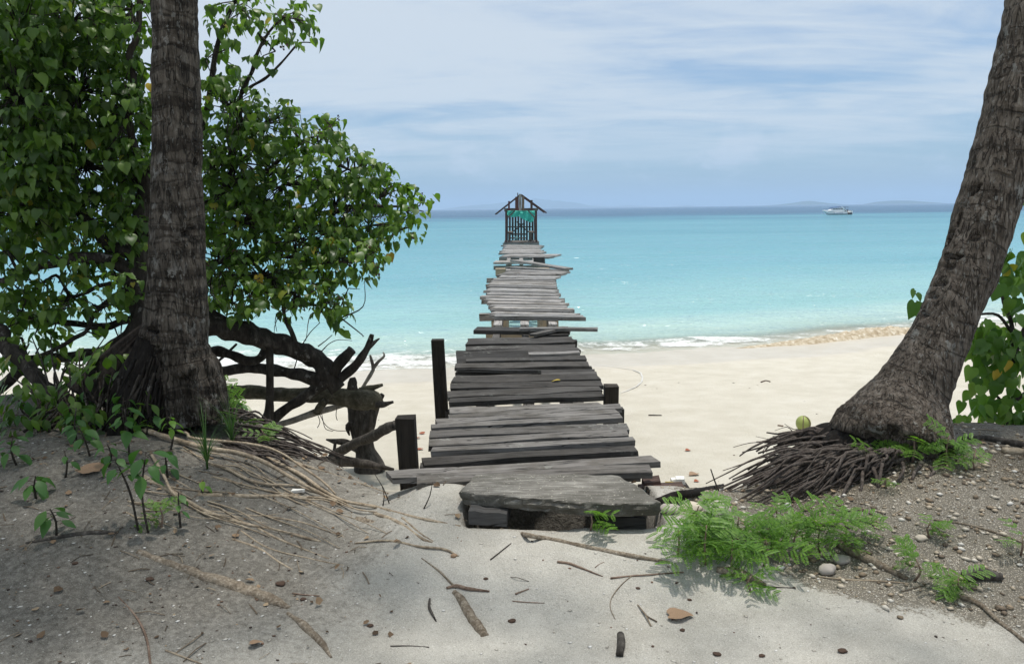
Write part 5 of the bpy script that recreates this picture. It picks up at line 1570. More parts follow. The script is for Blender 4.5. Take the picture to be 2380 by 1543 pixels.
def feather_plant(px, py, height, n, size, label, spread=1.0, group='feathery green seedlings on the bank', lean=(0, 0)):
    b = hit(px, py)
    root = thing('mimosa_seedling', label, 'plant', b, group)
    stems = max(1, n // 7)
    for s in range(stems):
        a = U(0, 6.283); h = height * U(.75, 1.1)
        top = b + Vector((math.cos(a) * .10 * spread * (stems > 1) + lean[0], math.sin(a) * .08 * spread * (stems > 1) + lean[1], h))
        mid = b.lerp(top, .5) + Vector((U(-.02, .02), U(-.02, .02), 0))
        mb = MB(); mb.tube([b, mid, top], [.006, .005, .003], 5, .05)
        mb.build('stem', M['twig'], root, smooth=True)
        for k in range(n // stems + (1 if s < n % stems else 0)):
            t = U(.35, 1.0); p = (b.lerp(mid, t * 2) if t < .5 else mid.lerp(top, t * 2 - 1))
            az = U(0, 6.283)
            d = Vector((math.cos(az), math.sin(az), U(-.15, .55) + .35 * (t > .85))).normalized()
            o = link('leaf', random.choice(FEATHER), root, p - b)
            o.rotation_euler = leaf_frame(d, Vector((U(-.4, .4), U(-.7, .1), 1))).to_euler()
            k2 = size * U(.75, 1.15) * (0.8 + .3 * spread * .3); o.scale = (k2, k2, k2)
    return root
# the dense patch right of the slab
for px, py, h, n, s, lab in (
    (1575, 1292, .20, 11, .25, 'feathery seedling at the left end of the green patch, beside the timber block'),
    (1640, 1312, .26, 13, .28, 'tall bright feathery seedling spilling over the sand in front of the patch'),
    (1622, 1240, .20, 7, .22, 'slender feathery seedling rising before the pale stone'),
    (1700, 1322, .22, 12, .26, 'bushy feathery seedling in the middle of the green patch'),
    (1715, 1262, .24, 12, .25, 'feathery seedling just right of the pale stone'),
    (1775, 1315, .20, 11, .25, 'low feathery seedling above the brown root in the patch'),
    (1850, 1300, .20, 13, .24, 'feathery seedling with dark gaps towards the right of the patch'),
    (1905, 1285, .24, 12, .26, 'upright feathery seedling at the right end of the green patch'),
    (1960, 1275, .20, 11, .24, 'feathery seedling leaning over the brown palm stem'),
    (1745, 1375, .10, 8, .17, 'tiny feathery seedling on the sand below the green patch'),
    (1700, 1215, .12, 5, .20, 'thin feathery seedling in front of the palm roots'),
    (1800, 1230, .20, 8, .20, 'feathery seedling growing against the dangling palm roots')):
    feather_plant(px, py, h * .72, int(n * 1.05), s * .74, lab)
feather_plant(1372, 1232, .11, 6, .14, 'small feathery sprig growing out from under the concrete slab')
for px, py, h, n, s, lab in (
    (2030, 1085, .16, 8, .20, 'feathery seedling below the foot of the leaning palm, left of centre'),
    (2120, 1075, .20, 10, .21, 'feathery seedling against the foot of the leaning palm'),
    (2200, 1082, .20, 12, .22, 'spreading feathery seedling right of the leaning palm foot'),
    (2265, 1092, .14, 9, .20, 'feathery seedling nearest the dark log by the leaning palm'),
    (2060, 1135, .08, 4, .13, 'sprout of feathery leaves on the pebbles under the palm roots'),
    (2160, 1250, .12, 7, .15, 'lone pale feathery sprout in the middle of the pebbles'),
    (2125, 1350, .12, 9, .18, 'feathery seedling on the edge of the sand beside the brown stem'),
    (2225, 1372, .10, 10, .18, 'feathery seedling in front of the short dark log on the right'),
    (2372, 1290, .12, 5, .16, 'feathery sprout cut off by the right edge of the picture')):
    feather_plant(px, py, h * .85, n, s * .68, lab)
feather_plant(500, 985, .22, 9, .22, 'dark feathery seedling at the foot of the upright palm')
feather_plant(560, 1010, .12, 6, .18, 'feathery seedling on the dark roots right of the upright palm')
feather_plant(375, 1225, .10, 5, .12, 'tiny feathery sprig in the shaded soil near the two thin stems')

def sapling(px, py, height, n, size, label, mat=None, spread=.5, lean=0.0, bare=.35, kind='o', cat='plant', group='broad-leaved weeds on the left bank', name='sapling'):
    b = hit(px, py); size *= .66; height *= .85
    root = thing(name, label, cat, b, group)
    top = b + Vector((lean, U(-.03, .03), height)); mid = b.lerp(top, .5) + Vector((U(-.03, .03), U(-.02, .02), 0))
    mb = MB(); mb.tube([b - Vector((0, 0, .02)), mid, top], [.007, .006, .003], 6, .05, amp=.15, freq=14)
    mb.build('stem', M['twig_dark'], root, smooth=True)
    for k in range(n):
        t = bare + (1 - bare) * (k + .5) / n
        p = b.lerp(mid, t * 2) if t < .5 else mid.lerp(top, t * 2 - 1)
        az = k * 2.4 + U(-.4, .4)
        o = Vector((math.cos(az), math.sin(az), U(.0, .5)))
        q = p + o * (size * spread * .6)
        m2 = MB(); m2.tube([p, q], [.0022, .0016], 4, .1)
        axis = o + Vector((0, 0, -U(.35, .95)))
        lf = place_leaf(kind, random.randrange(3), mat or M['leaf_weed'], root, q, leaf_frame(axis, Vector((U(-.2, .2), U(-.4, 0), 1)) + o * .3), size * U(.7, 1.15))
        m2.build('leaf_stalk', M['twig_dark'], root)
    return root
sapling(345, 1238, .50, 10, .17, 'weed with broad pointed leaves on a tall bare stem before the upright palm', lean=.02, bare=.62)
sapling(322, 1232, .46, 6, .13, 'thin bare-stemmed weed just left of the broad pointed one', lean=-.08, bare=.7)
sapling(420, 1225, .22, 6, .10, 'small weed right of the tall bare-stemmed weed', bare=.4)
sapling(130, 1242, .17, 8, .14, 'compact drooping seedling alone on the bare soil at far left', bare=.5)
sapling(85, 1160, .15, 8, .16, 'low leafy seedling at the left edge of the bank', bare=.4)
sapling(150, 1110, .18, 4, .10, 'thin sprout with few leaves behind the low leafy seedling', bare=.5)
sapling(300, 1060, .34, 10, .14, 'weed with rounded leaves at the foot of the dark bank', bare=.4)
sapling(210, 1060, .22, 8, .15, 'weed with long pale drooping leaves on the dark bank', lean=-.05, bare=.4)
sapling(395, 1045, .24, 8, .11, 'yellow green weed catching light below the torn palm bark', mat=M['leaf_fern'], bare=.5)
sapling(560, 990, .22, 8, .13, 'weed in silhouette on the bank edge right of the upright palm', bare=.3)
sapling(475, 1150, .10, 3, .08, 'small two-leaved sprout below the grass tuft', mat=M['leaf_fern'], bare=.3)
sapling(2120, 1030, .28, 9, .12, 'broad-leaved sapling growing against the leaning palm foot', bare=.3, group='broad-leaved weed on the right bank')
for px, py, h, n, sz, lab in ((440, 1000, .26, 9, .15, 'leafy weed standing right under the torn palm bark'), (300, 1010, .30, 10, .15, 'leafy weed left of the torn palm bark, in front of the root plug'), (530, 975, .24, 9, .13, 'leafy weed on the bank edge beside the palm foot'), (250, 1085, .16, 7, .13, 'small weed between the tan leaf and the tall bare-stemmed weeds'), (390, 1110, .18, 7, .12, 'small weed among the tan root ends, below the yellow green one'), (40, 1080, .2, 9, .14, 'leafy weed at the far left edge of the dark bank'), (180, 1030, .26, 10, .14, 'bushy weed on the dark bank below the shrubs')):
    sapling(px, py, h, n, sz, lab, bare=.25)
feather_plant(455, 1000, .2, 10, .17, 'dark feathery seedling in front of the palm root plug')
feather_plant(610, 1040, .12, 6, .13, 'feathery seedling over the dark hanging roots')
feather_plant(350, 1000, .18, 8, .16, 'feathery seedling left of the palm root plug')
def understory(px, py, blobs, label, size=.088):
    b = hit(px, py)
    root = thing('understory_shrub', label, 'shrub', b)
    for (cx, cy, rx, ry, Y, n) in blobs:
        c = at_y(cx, cy, Y)
        for s in range(3):
            e = c + Vector((U(-.15, .15), U(-.1, .1), U(-.05, .12)))
            mb = MB(); mb.tube([b + Vector((U(-.1, .1), U(-.05, .05), 0)), b.lerp(e, .5) + Vector((U(-.05, .05), 0, .05)), e], [.009, .007, .004], 5, .08, amp=.15, freq=12)
            mb.build('branch', M['twig_dark'], root, smooth=True)
        for k in range(n):
            a = U(0, 6.283); rr = math.sqrt(rnd())
            pos = at_y(cx + rx * rr * math.cos(a), cy + ry * rr * math.sin(a), Y + U(-.2, .2))
            o = Vector((math.cos(a), U(-1, .4), U(-.3, .4)))
            place_leaf('o', random.randrange(3), M['leaf_weed'] if rnd() < .15 else M['leaf'], root, pos, leaf_frame(o + Vector((0, 0, -.7)), Vector((U(-.3, .3), -.3, 1)) + o * .3), size * U(.7, 1.3))
understory(230, 1000, [(245, 850, 60, 40, 5.35, 34), (200, 900, 60, 45, 5.3, 40), (290, 900, 50, 50, 5.2, 32), (330, 950, 40, 35, 5.1, 18)], 'shaded leafy shrub hiding the root plug left of the upright palm')
understory(150, 985, [(40, 860, 60, 40, 5.9, 40), (130, 860, 60, 40, 5.9, 40), (210, 840, 50, 40, 5.9, 34), (90, 800, 60, 30, 6.0, 26), (280, 820, 40, 40, 5.9, 26)], 'dark tall shrub tangled among the sprawling limbs at far left')
understory(90, 1000, [(60, 920, 70, 35, 5.25, 50), (140, 950, 70, 35, 5.2, 48), (40, 975, 60, 30, 5.1, 32), (200, 975, 60, 30, 5.1, 34)], 'low dark shrub at the left edge below the sprawling limbs')

def grass_tuft(px, py, label):
    b = hit(px, py); root = thing('grass_tuft', label, 'grass', b)
    for k in range(34):
        a = U(0, 6.283); L = U(.22, .52); out = U(.1, .75)
        d = Vector((math.cos(a), math.sin(a), 0)); w = U(.003, .006)
        sidev = Vector((-d.y, d.x, 0)); pts = []
        for i in range(6):
            t = i / 5
            pts.append(b + d * (L * out * t * t) + Vector((0, 0, L * (t - .55 * out * t * t * t) * (1 if k % 5 else .6))))
        mb = MB()
        for i, p in enumerate(pts):
            ww = w * (1 - i / 5.2); mb.v += [tuple(p - sidev * ww), tuple(p + sidev * ww)]
        for i in range(5): mb.quad(2 * i, 2 * i + 1, 2 * i + 3, 2 * i + 2)
        mb.build('blade', M['grass'], root, smooth=True)
grass_tuft(482, 1090, 'tuft of long arching grass on the bank below the upright palm')
grass_tuft(540, 1040, 'thinner tuft of grass among the dark roots right of the upright palm')

# ================================================================== loose things on the sand
def z8(x, y): return 1047 + x * .4, 1095 + y * .4
def z6(x, y): return 1428 + x * .4757, 809 + y * .4757
def z3(x, y): return x * .5, 952 + y * .5
def ground_stick(name, pts, w, label, cat, mat, sink=.3, n=7, group=None, amp=.25):
    P = [hit(x, y) for x, y in pts]; k = len(P); d = (P[0] - CAM).length
    ws = w if isinstance(w, (list, tuple)) else [w] * k
    if max(ws) < 9: ws = [a * .78 for a in ws]
    rs = [a / 2 / F_PX * d for a in ws]
    P = [p + Vector((0, 0, r * (1 - 2 * sink))) for p, r in zip(P, rs)]
    mb = MB(); mb.tube(P, rs, n, .02, amp=amp, freq=22, seed=U(0, 90))
    return tag(mb.build(name, mat, smooth=True), label, cat, group)
gs = ground_stick
gs('twig', [z8(620, 530), z8(690, 540), z8(760, 565), z8(885, 612)], [7, 7, 6, 3], 'dark bent twig on the pale sand below the timber block', 'twig', M['twig'], .1)
gs('twig', [z8(930, 625), z8(1060, 610), z8(1200, 600), z8(1355, 588)], [6, 5, 4.5, 4], 'straight reddish twig pointing into the green patch', 'twig', M['twig'], .1)
gs('stem', [z8(1050, 612), z8(985, 670), z8(935, 740), z8(930, 800), z8(957, 860)], [3, 3, 3, 2.5, 2], 'thin curved dry stem arcing over the open sand', 'stem', M['root_sandy'], 0)
gs('twig', [z8(232, 516), z8(290, 470), z8(352, 420)], [4, 4, 3], 'short grey twig on the sand under the left timber block', 'twig', M['drift'], .1)
gs('twig', [z8(360, 755), z8(440, 762), z8(547, 766)], [3, 3, 2], 'little reddish twig lying level in the middle of the sand', 'twig', M['twig'], .1)
gs('twig', [z8(378, 716), z8(410, 702), z8(456, 684)], [6, 4, 3], 'stubby reddish twig above the little level one', 'twig', M['twig'], .1)
gs('twig', [z8(1750, 668), z8(1870, 676), z8(2005, 680)], [5, 5, 3], 'dark twig lying along the front edge of the green patch', 'twig', M['drift'], .1)
gs('twig', [z8(840, 560), z8(865, 540), z8(893, 528)], [3, 2, 2], 'tiny forked dry twig beside the dark bent one', 'twig', M['twig'], .1)
gs('wood_chunk', [z8(988, 962), z8(992, 1010), z8(984, 1078)], [15, 18, 15], 'short hollow grey stick standing out on the near sand', 'stick', M['drift'], .15, n=10)
gs('exposed_root', [z8(290, 335), z8(420, 365), z8(560, 392), z8(800, 442), z8(1000, 482), z8(1275, 530)], [5, 8, 9, 10, 10, 6], 'long brown root running from the slab towards the green patch', 'root', M['root_sandy'], .5)
gs('exposed_root', [z3(640, 660), z3(850, 740), z3(1000, 790), z3(1100, 822), z3(1250, 880), z3(1345, 920)], [14, 20, 26, 30, 26, 10], 'thick half-buried scaly root crossing the soil at lower left', 'root', M['root_sandy'], .60, n=14, amp=.35)
gs('exposed_root', [z3(1335, 945), z3(1400, 990), z3(1440, 1030), z3(1500, 1090), z3(1540, 1152)], [8, 16, 18, 14, 4], 'scaly root surfacing again in the pale sand at the bottom', 'root', M['root_sandy'], .58, n=12, amp=.35)
gs('exposed_root', [z3(2110, 845), z3(2150, 890), z3(2190, 960), z3(2225, 1010), z3(2255, 1052)], [12, 20, 22, 22, 20], 'stout half-buried root ending bluntly near the centre of the sand', 'root', M['root_sandy'], .58, n=12, amp=.3)
gs('exposed_root', [z3(2075, 832), z3(2120, 825), z3(2180, 838), z3(2275, 846)], [5, 9, 8, 4], 'brown root stub lying across the blunt half-buried root', 'root', M['twig'], .1)
gs('exposed_root', [z3(1960, 690), z3(2040, 750), z3(2090, 800), z3(2120, 830)], [4, 6, 6, 6], 'thin sandy root leading down to the blunt half-buried root', 'root', M['root_sandy'], .4)
gs('twig', [z3(1650, 622), z3(1800, 612), z3(1950, 640), z3(2060, 652), z3(2132, 682)], [4, 6, 7, 8, 4], 'pale wavy stick at the end of the tan roots', 'stick', M['root_tan'], .1)
gs('twig', [z3(550, 870), z3(630, 960), z3(680, 1060), z3(700, 1185)], [3, 5, 6, 5], 'reddish stem running down the sand at lower left', 'stem', M['twig'], .2)
gs('twig', [z3(770, 1120), z3(850, 1150), z3(935, 1182)], [5, 5, 4], 'short tan stick at the bottom edge left of centre', 'stick', M['root_tan'], .15)
gs('twig', [z3(1360, 855), z3(1420, 862), z3(1485, 866)], [4, 4, 3], 'short dry twig above the scaly root', 'twig', M['twig'], .1)
gs('twig', [z3(1815, 1100), z3(1900, 1098), z3(1995, 1104)], [4, 3, 3], 'thin dark twig lying level at bottom centre', 'twig', M['drift'], .1)
gs('twig', [z3(1998, 880), z3(1995, 920), z3(2008, 950), z3(2028, 985)], [6, 8, 7, 3], 'crooked dark twig left of the blunt half-buried root', 'twig', M['drift'], .1)
gs('dark_strip', [z3(120, 622), z3(300, 590), z3(420, 574), z3(550, 570)], [6, 10, 10, 6], 'long dark sunken strip behind the drooping seedling', 'strip', M['drift'], .45, amp=.1)  # low dark strip, half sunk along the soil
gs('twig', [z3(1380, 700), z3(1390, 740), z3(1397, 778)], [3, 3, 2], 'upright little twig at the end of a tan root', 'twig', M['root_sandy'], .1)
gs('dry_frond', [z6(1090, 960), z6(1160, 1000), z6(1300, 1070), z6(1430, 1132)], [16, 20, 17, 10], 'brown palm leaf stem lying on the pebbles right of the green patch', 'stem', M['root_sandy'], .25, n=10)
gs('dry_frond', [z6(1000, 1118), z6(1150, 1135), z6(1290, 1140), z6(1440, 1150)], [4, 5, 5, 3], 'thin dry stem at the sand edge below the brown palm stem', 'stem', M['root_tan'], .15)
gs('dry_frond', [z6(1690, 1220), z6(1790, 1260), z6(1880, 1340), z6(2010, 1440)], [12, 10, 8, 8], 'long straw-coloured stem running off the lower right corner', 'stem', M['root_sandy'], .25)
gs('short_log', [z6(1705, 1130), z6(1790, 1120), z6(1890, 1130)], [22, 26, 18], 'short dark rotten log among the pebbles at right', 'log', M['drift'], .25, n=12)
gs('dry_frond', [z6(1560, 840), z6(1700, 860), z6(1850, 900), z6(1990, 950)], [5, 6, 6, 5], 'dry stem lying across the pebbles above the lone sprout', 'stem', M['root_sandy'], .2)
gs('bank_log', [(2235, 1022), (2290, 1022), (2340, 1032), (2400, 1046)], [9, 12, 14, 15], 'dark log lying along the bank right of the leaning palm', 'log', M['drift'], .2, n=12)
gs('dry_frond', [(2330, 1052), (2400, 1058)], [14, 16], 'straw brown stalk below the dark bank log', 'stem', M['root_tan'], .2, n=9)
gs('exposed_root', [z6(500, 1085), z6(590, 1105), z6(660, 1130), z6(740, 1160)], [14, 22, 20, 8], 'brown root emerging from under the green patch onto the sand', 'root', M['root_sandy'], .35, n=10)
gs('exposed_root', [(1790, 1235), (1850, 1225), (1920, 1222), (1980, 1228)], [6, 9, 8, 5], 'dark root along the foot of the dangling palm roots', 'root', M['palm_root'], .2)
gs('exposed_root', [(1530, 1185), (1570, 1165), (1620, 1150), (1680, 1130)], [30, 26, 18, 10], 'black root bridging from the slab to the dangling palm roots', 'root', M['root_mass'], .1, n=12)
for pts, lab in (([(1652, 1090), (1662, 1120), (1675, 1150)], 'thin dark stalk standing up left of the dangling roots'), ([(1660, 1130), (1668, 1145), (1676, 1160)], 'second short stalk beside the thin dark one')):
    P = [at_y(x, y, 4.9) for x, y in pts]; mb = MB(); mb.tube(P, [.004, .005, .006], 5, .05)
    tag(mb.build('stalk', M['twig_dark'], smooth=True), lab, 'stalk')
for x0, y0, x1, y1, lab in ((905, 1170, 870, 1100, 'thin dry stalk leaning left of the near post'), (890, 1175, 888, 1130, 'straight dry stalk in front of the tan roots'), (985, 1182, 1005, 1120, 'thin leafless stalk right of the near post')):
    A, B = hit(x0, y0), None; B = at_y(x1, y1, A.y + .05); mb = MB(); mb.tube([A, A.lerp(B, .5) + Vector((.01, 0, 0)), B], [.004, .003, .002], 5, .05)
    tag(mb.build('stalk', M['twig_dark'], smooth=True), lab, 'stalk')

# fallen leaves
def flat_leaf(px, py, size, yaw, mat, label, cat='leaf', tilt=.15, kind='h', name='fallen_leaf', group=None, up=.012):
    p = hit(px, py); o = link(name, leaf_mesh(kind, 2, mat), None, p + Vector((0, 0, up)))
    o.rotation_euler = (tilt, U(-.15, .15), yaw); o.scale = (size,) * 3
    return tag(o, label, cat, group)
b = flat_leaf(1556, 1434, .108, R(-96), M['leaf_dead'], 'large brown dead leaf lying on the near sand')
mb = MB(); q = hit(1552, 1432); q2 = hit(1515, 1432); mb.tube([q + Vector((0, 0, .012)), q2 + Vector((0, 0, .006))], [.003, .002], 5, .05)
mb.build('leaf_stalk', M['twig'], b)
bpy.data.objects[b.name].children[0].matrix_parent_inverse = Matrix.Identity(4)
for px, py, s, mat, lab in ((1618, 1102, .10, 'leaf_dead', 'orange brown leaf on the white sand right of the slab'), (1602, 1047, .06, 'leaf_red', 'small red leaf on the white sand beside the pier'), (985, 1009, .07, 'leaf_red', 'red leaf on the sand between post and planks, farthest of three'), (968, 1020, .06, 'leaf_red', 'red leaf on the sand between post and planks, middle of three'), (980, 1044, .07, 'leaf_red', 'red leaf on the sand between post and planks, nearest of three'), (1622, 1119, .05, 'leaf_red', 'tiny red leaf just below the orange brown leaf'), (1860, 1028, .06, 'leaf_dead', 'brown leaf above the tips of the dangling roots'), (2003, 925, .08, 'leaf_red', 'reddish leaf at the edge of the leaning palm trunk'), (582, 1500, .055, 'leaf_dead', 'curled brown leaf on the near sand at lower left'), (232, 1095, .14, 'leaf_dead', 'large tan dead leaf on the dark soil at left')):
    flat_leaf(px, py, s, U(0, 6.2), M[mat], lab)
p = on_z(1303, 886, .01); o = link('fallen_leaf', leaf_mesh('o', 0, M['leaf_yellow']), None, p + Vector((0, 0, .012))); o.scale = (.10,) * 3; o.rotation_euler = (0, 0, 1.3)
tag(o, 'single yellow leaf lying on the dark pier planks', 'leaf')
gs('stick', [(1507, 966), (1522, 966), (1538, 966)], [4, 4, 3], 'straight dark stick on the white beach right of the pier', 'stick', M['drift'], .1)
gs('stick', [(1769, 889), (1780, 886), (1790, 888)], [4, 4, 3], 'short curved dark stick far out on the white beach', 'stick', M['chip'], .1)
gs('stick', [(1808, 990), (1820, 992)], [5, 5], 'stubby brown stick on the beach left of the coconut', 'stick', M['twig'], .1)

# coconut
c = hit(1866, 1000); r = 17 / F_PX * (c - CAM).dot(_fw)
coco = thing('coconut', 'green coconut with brown seams on the beach behind the root tips', 'coconut', c)
mb = MB(); n = 18
for i in range(13):
    th = math.pi * i / 12
    for j in range(n):
        a = 2 * math.pi * j / n; k = 1 + .05 * math.cos(3 * a)
        mb.v.append((c.x + r * k * math.sin(th) * math.cos(a), c.y + r * k * math.sin(th) * math.sin(a), c.z + r * .98 + r * 1.08 * math.cos(th)))
for i in range(12):
    for j in range(n): mb.quad(i * n + j, (i + 1) * n + j, (i + 1) * n + (j + 1) % n, i * n + (j + 1) % n)
mb.build('husk', M['coconut'], coco, smooth=True)
for a0 in (R(250), R(310)):
    pts = [Vector((c.x + 1.06 * r * math.sin(t) * math.cos(a0), c.y + 1.06 * r * math.sin(t) * math.sin(a0), c.z + r * .98 + 1.1 * r * math.cos(t))) for t in (.15, .6, 1.1, 1.6, 2.1)]
    m2 = MB(); m2.tube(pts, r * .06, 5, .02); m2.build('seam', M['twig'], coco, smooth=True)

# stones
def stone(px, py, w, h, label, mat=None, up=0.0):
    p = hit(px, py); d = (p - CAM).length; rx = w / 2 / F_PX * d; rz = h / 2 / F_PX * d; sd = U(0, 40)
    mb = MB(); n, m = 16, 9
    for i in range(m + 1):
        th = math.pi * i / m
        for j in range(n):
            a = 2 * math.pi * j / n
            v = Vector((math.sin(th) * math.cos(a), math.sin(th) * math.sin(a), math.cos(th)))
            k = 1 + .30 * noise.noise(v * 1.3 + Vector((sd, 0, 0))) + .12 * noise.noise(v * 3.4 + Vector((0, sd, 0)))
            mb.v.append((p.x + v.x * rx * k, p.y + rx * .6 + v.y * rx * .8 * k, p.z + rz * .7 + v.z * rz * k))
    for i in range(m):
        for j in range(n): mb.quad(i * n + j, (i + 1) * n + j, (i + 1) * n + (j + 1) % n, i * n + (j + 1) % n)
    return tag(mb.build('stone', mat or M['stone'], smooth=True), label, 'stone')
stone(1672, 1222, 62, 56, 'large pale stone standing behind the green patch')
stone(1926, 1338, 36, 26, 'angular pinkish stone at the sand edge right of the patch')
stone(1960, 1312, 40, 18, 'flat tan stone under the brown palm stem')
stone(1832, 1182, 15, 15, 'round white nut-like stone among the dangling root ends', M['shell'])
stone(1560, 1196, 46, 22, 'pale rubble lump right of the slab corner')
stone(1612, 1190, 50, 20, 'second rubble lump between slab and roots', M['pebble'])
stone(1055, 1296, 14, 10, 'orange tan pebble at the end of the wavy stick', M['leaf_dead'])
stone(2030, 1215, 26, 13, 'brown flat stone near the top of the pebble bank', M['root_tan'])
stone(2145, 1258, 24, 13, 'tan rounded pebble beside the lone sprout', M['pebble'])

# broken timbers and rope right of the slab
def offcut(a, b, Y, w, h, tone, label):
    A, B = at_y(*a, Y), at_y(*b, Y); d = (B - A); L = d.length; d.normalize()
    mb = MB(); mb.box((L / 2, 0, 0), (L, w, h), jit=.006)
    me = mesh_from('timber_offcut', np.array(mb.v), mb.f); me.materials.append(M['redbrown'])
    o = link('timber_offcut', me, None, A); s = Vector((0, 0, 1)).cross(d).normalized()
    o.rotation_euler = Matrix((d, s, d.cross(s))).transposed().to_euler(); o.color = (*tone, 1)
    tag(o, label, 'timber', 'broken timbers beside the slab')
offcut(z5(1790, 1150), z5(2085, 1135), 4.75, .14, .07, (.11, .075, .065), 'reddish timber lying level right of the slab, tied with blue rope')
offcut(z5(1815, 1090), z5(1925, 1078), 4.85, .12, .06, (.10, .065, .055), 'short reddish timber resting on top of the level one')
offcut(z5(2040, 1130), z5(2110, 1125), 4.95, .10, .06, (.035, .03, .028), 'black timber end behind the level reddish one')
mb = MB()
for pts in ([(1815, 1125), (1850, 1140), (1890, 1150), (1905, 1175), (1920, 1190)], [(1900, 1185), (1905, 1150), (1930, 1120)], [(1895, 1150), (1910, 1145), (1920, 1155), (1905, 1165)]):
    mb.tube([at_y(*z5(*q), 4.64) for q in pts], .0045, 5, .02)
tag(mb.build('rope', M['rope'], smooth=True), 'frayed light blue rope knotted round the reddish timber', 'rope')
mb = MB()
for k in range(5):
    P0 = [at_y(*z5(U(1940, 2060), U(1072, 1095)), 4.9) for _ in range(5)]; P0.sort(key=lambda v: v.x); mb.tube(P0, .005, 5, .03)
tag(mb.build('rope', M['rope_yellow'], smooth=True), 'tangle of yellow rope lying behind the reddish timber', 'rope')
for i, (px, py, lab) in enumerate(((2025, 1076, 'left of two white foam blocks by the yellow rope'), (2058, 1075, 'right of two white foam blocks by the yellow rope'))):
    q = at_y(*z5(px, py), 4.98); mb = MB(); mb.box(q, (.055, .05, .06), jit=.007)
    tag(mb.build('foam_block', M['foamplastic']), lab, 'foam block', 'white foam blocks')
mb = MB(); q = hit(692, 1145); mb.box(q + Vector((0, 0, .012)), (.07, .03, .02), jit=.006)
tag(mb.build('foam_scrap', M['foamplastic']), 'white scrap of foam lying on the tan roots', 'scrap')

# ---- uncountable litter: pebbles, shell grit, bark crumbs
def litter(name, label, mat, pts, sizes, flat=.6):
    base = [(0, 0, 1), (.9, 0, .25), (.28, .85, .25), (-.73, .53, .25), (-.73, -.53, .25), (.28, -.85, .25), (.5, .4, -.6), (-.5, .4, -.6), (0, -.6, -.6)]
    fs = [(0, 1, 2), (0, 2, 3), (0, 3, 4), (0, 4, 5), (0, 5, 1), (1, 6, 2), (2, 7, 3), (4, 8, 5), (2, 6, 7), (3, 7, 4), (4, 7, 8), (5, 8, 1), (1, 8, 6)]
    B = np.array(base); V, Fc, n = [], [], 0
    for (x, y), s in zip(pts, sizes):
        a = U(0, 6.283); ca, sa = math.cos(a), math.sin(a)
        S3 = np.array([s * U(.8, 1.4), s * U(.6, 1), s * flat * U(.6, 1.1)])
        q = B * S3 * (1 + .2 * np.array([[U(-1, 1)] for _ in range(9)]))
        q = q @ np.array([[ca, sa, 0], [-sa, ca, 0], [0, 0, 1]])
        V.append(q + np.array((x, y, H(x, y) + s * flat * .35)))
        Fc.extend([tuple(k + n for k in f) for f in fs]); n += 9
    me = mesh_from(name, np.concatenate(V), Fc); me.materials.append(mat)
    me.polygons.foreach_set('use_smooth', [True] * len(Fc))
    return tag(link(name, me), label, kind='stuff')
def mat_litter(name, stops, rough=.8):
    m, nt = new_mat(name)
    g = nt.n('ShaderNodeNewGeometry').outputs['Random Per Island']
    c = nt.ramp(g, stops, 'LINEAR')
    n = nt.noise(nt.n('ShaderNodeNewGeometry').outputs['Position'], 90, 4, .6)
    c = nt.mix(nt.math('MULTIPLY', n, .5), c, nt.mix(1.0, c, (.5, .48, .45), 'MULTIPLY'))
    finish(nt, pbr(nt, c, rough, nt.bump(n, .3, .005), .3)); return m
MP = mat_litter('mixed_pebbles', [(0, (.13, .10, .075)), (.3, (.33, .26, .18)), (.6, (.50, .43, .33)), (.85, (.62, .57, .48)), (1, (.72, .70, .65))])
MSH = mat_litter('shell_grit', [(0, (.40, .37, .32)), (.4, (.58, .55, .49)), (.8, (.72, .70, .66)), (1, (.78, .77, .74))], .6)
MCH = mat_litter('bark_crumbs', [(0, (.035, .025, .02)), (.5, (.09, .06, .045)), (.85, (.17, .11, .08)), (1, (.25, .14, .09))])
def scatter(n, x0, x1, y0, y1, prob, smin, smax, power=2.2):
    P, Z = [], []
    while len(P) < n:
        x, y = U(x0, x1), U(y0, y1)
        if rnd() < prob(x, y):
            P.append((x, y)); Z.append(smin + (smax - smin) * rnd() ** power)
    return P, Z
litter('pebbles', 'mixed tan and white coral pebbles covering the right bank', MP, *scatter(5200, .7, 4.6, 2.4, 5.6, lambda x, y: pebble_mask(x, y) ** 1.5, .004, .024))
litter('shell_grit', 'white shell and coral fragments strewn over the sand', MSH, *scatter(6500, -3.4, 3.2, 2.0, 5.2, lambda x, y: (.45 + .55 * S(-.4, -1.4, x) * S(2.7, 3.4, y)) * (2.0 / max(2.0, y)) ** 2, .0016, .012, 5.0), flat=.35)
litter('bark_crumbs', 'dark bark crumbs and seed husks strewn over the sand', MCH, *scatter(2600, -3.4, 3.2, 2.0, 5.4, lambda x, y: .25 + .75 * soil_shade_mask(x, y), .0015, .010, 4.5), flat=.5)
litter('beach_crumbs', 'specks of drift and husk on the white beach', MCH, *scatter(110, -4, 7, 6.2, 13, lambda x, y: 1, .006, .024, 3), flat=.3)
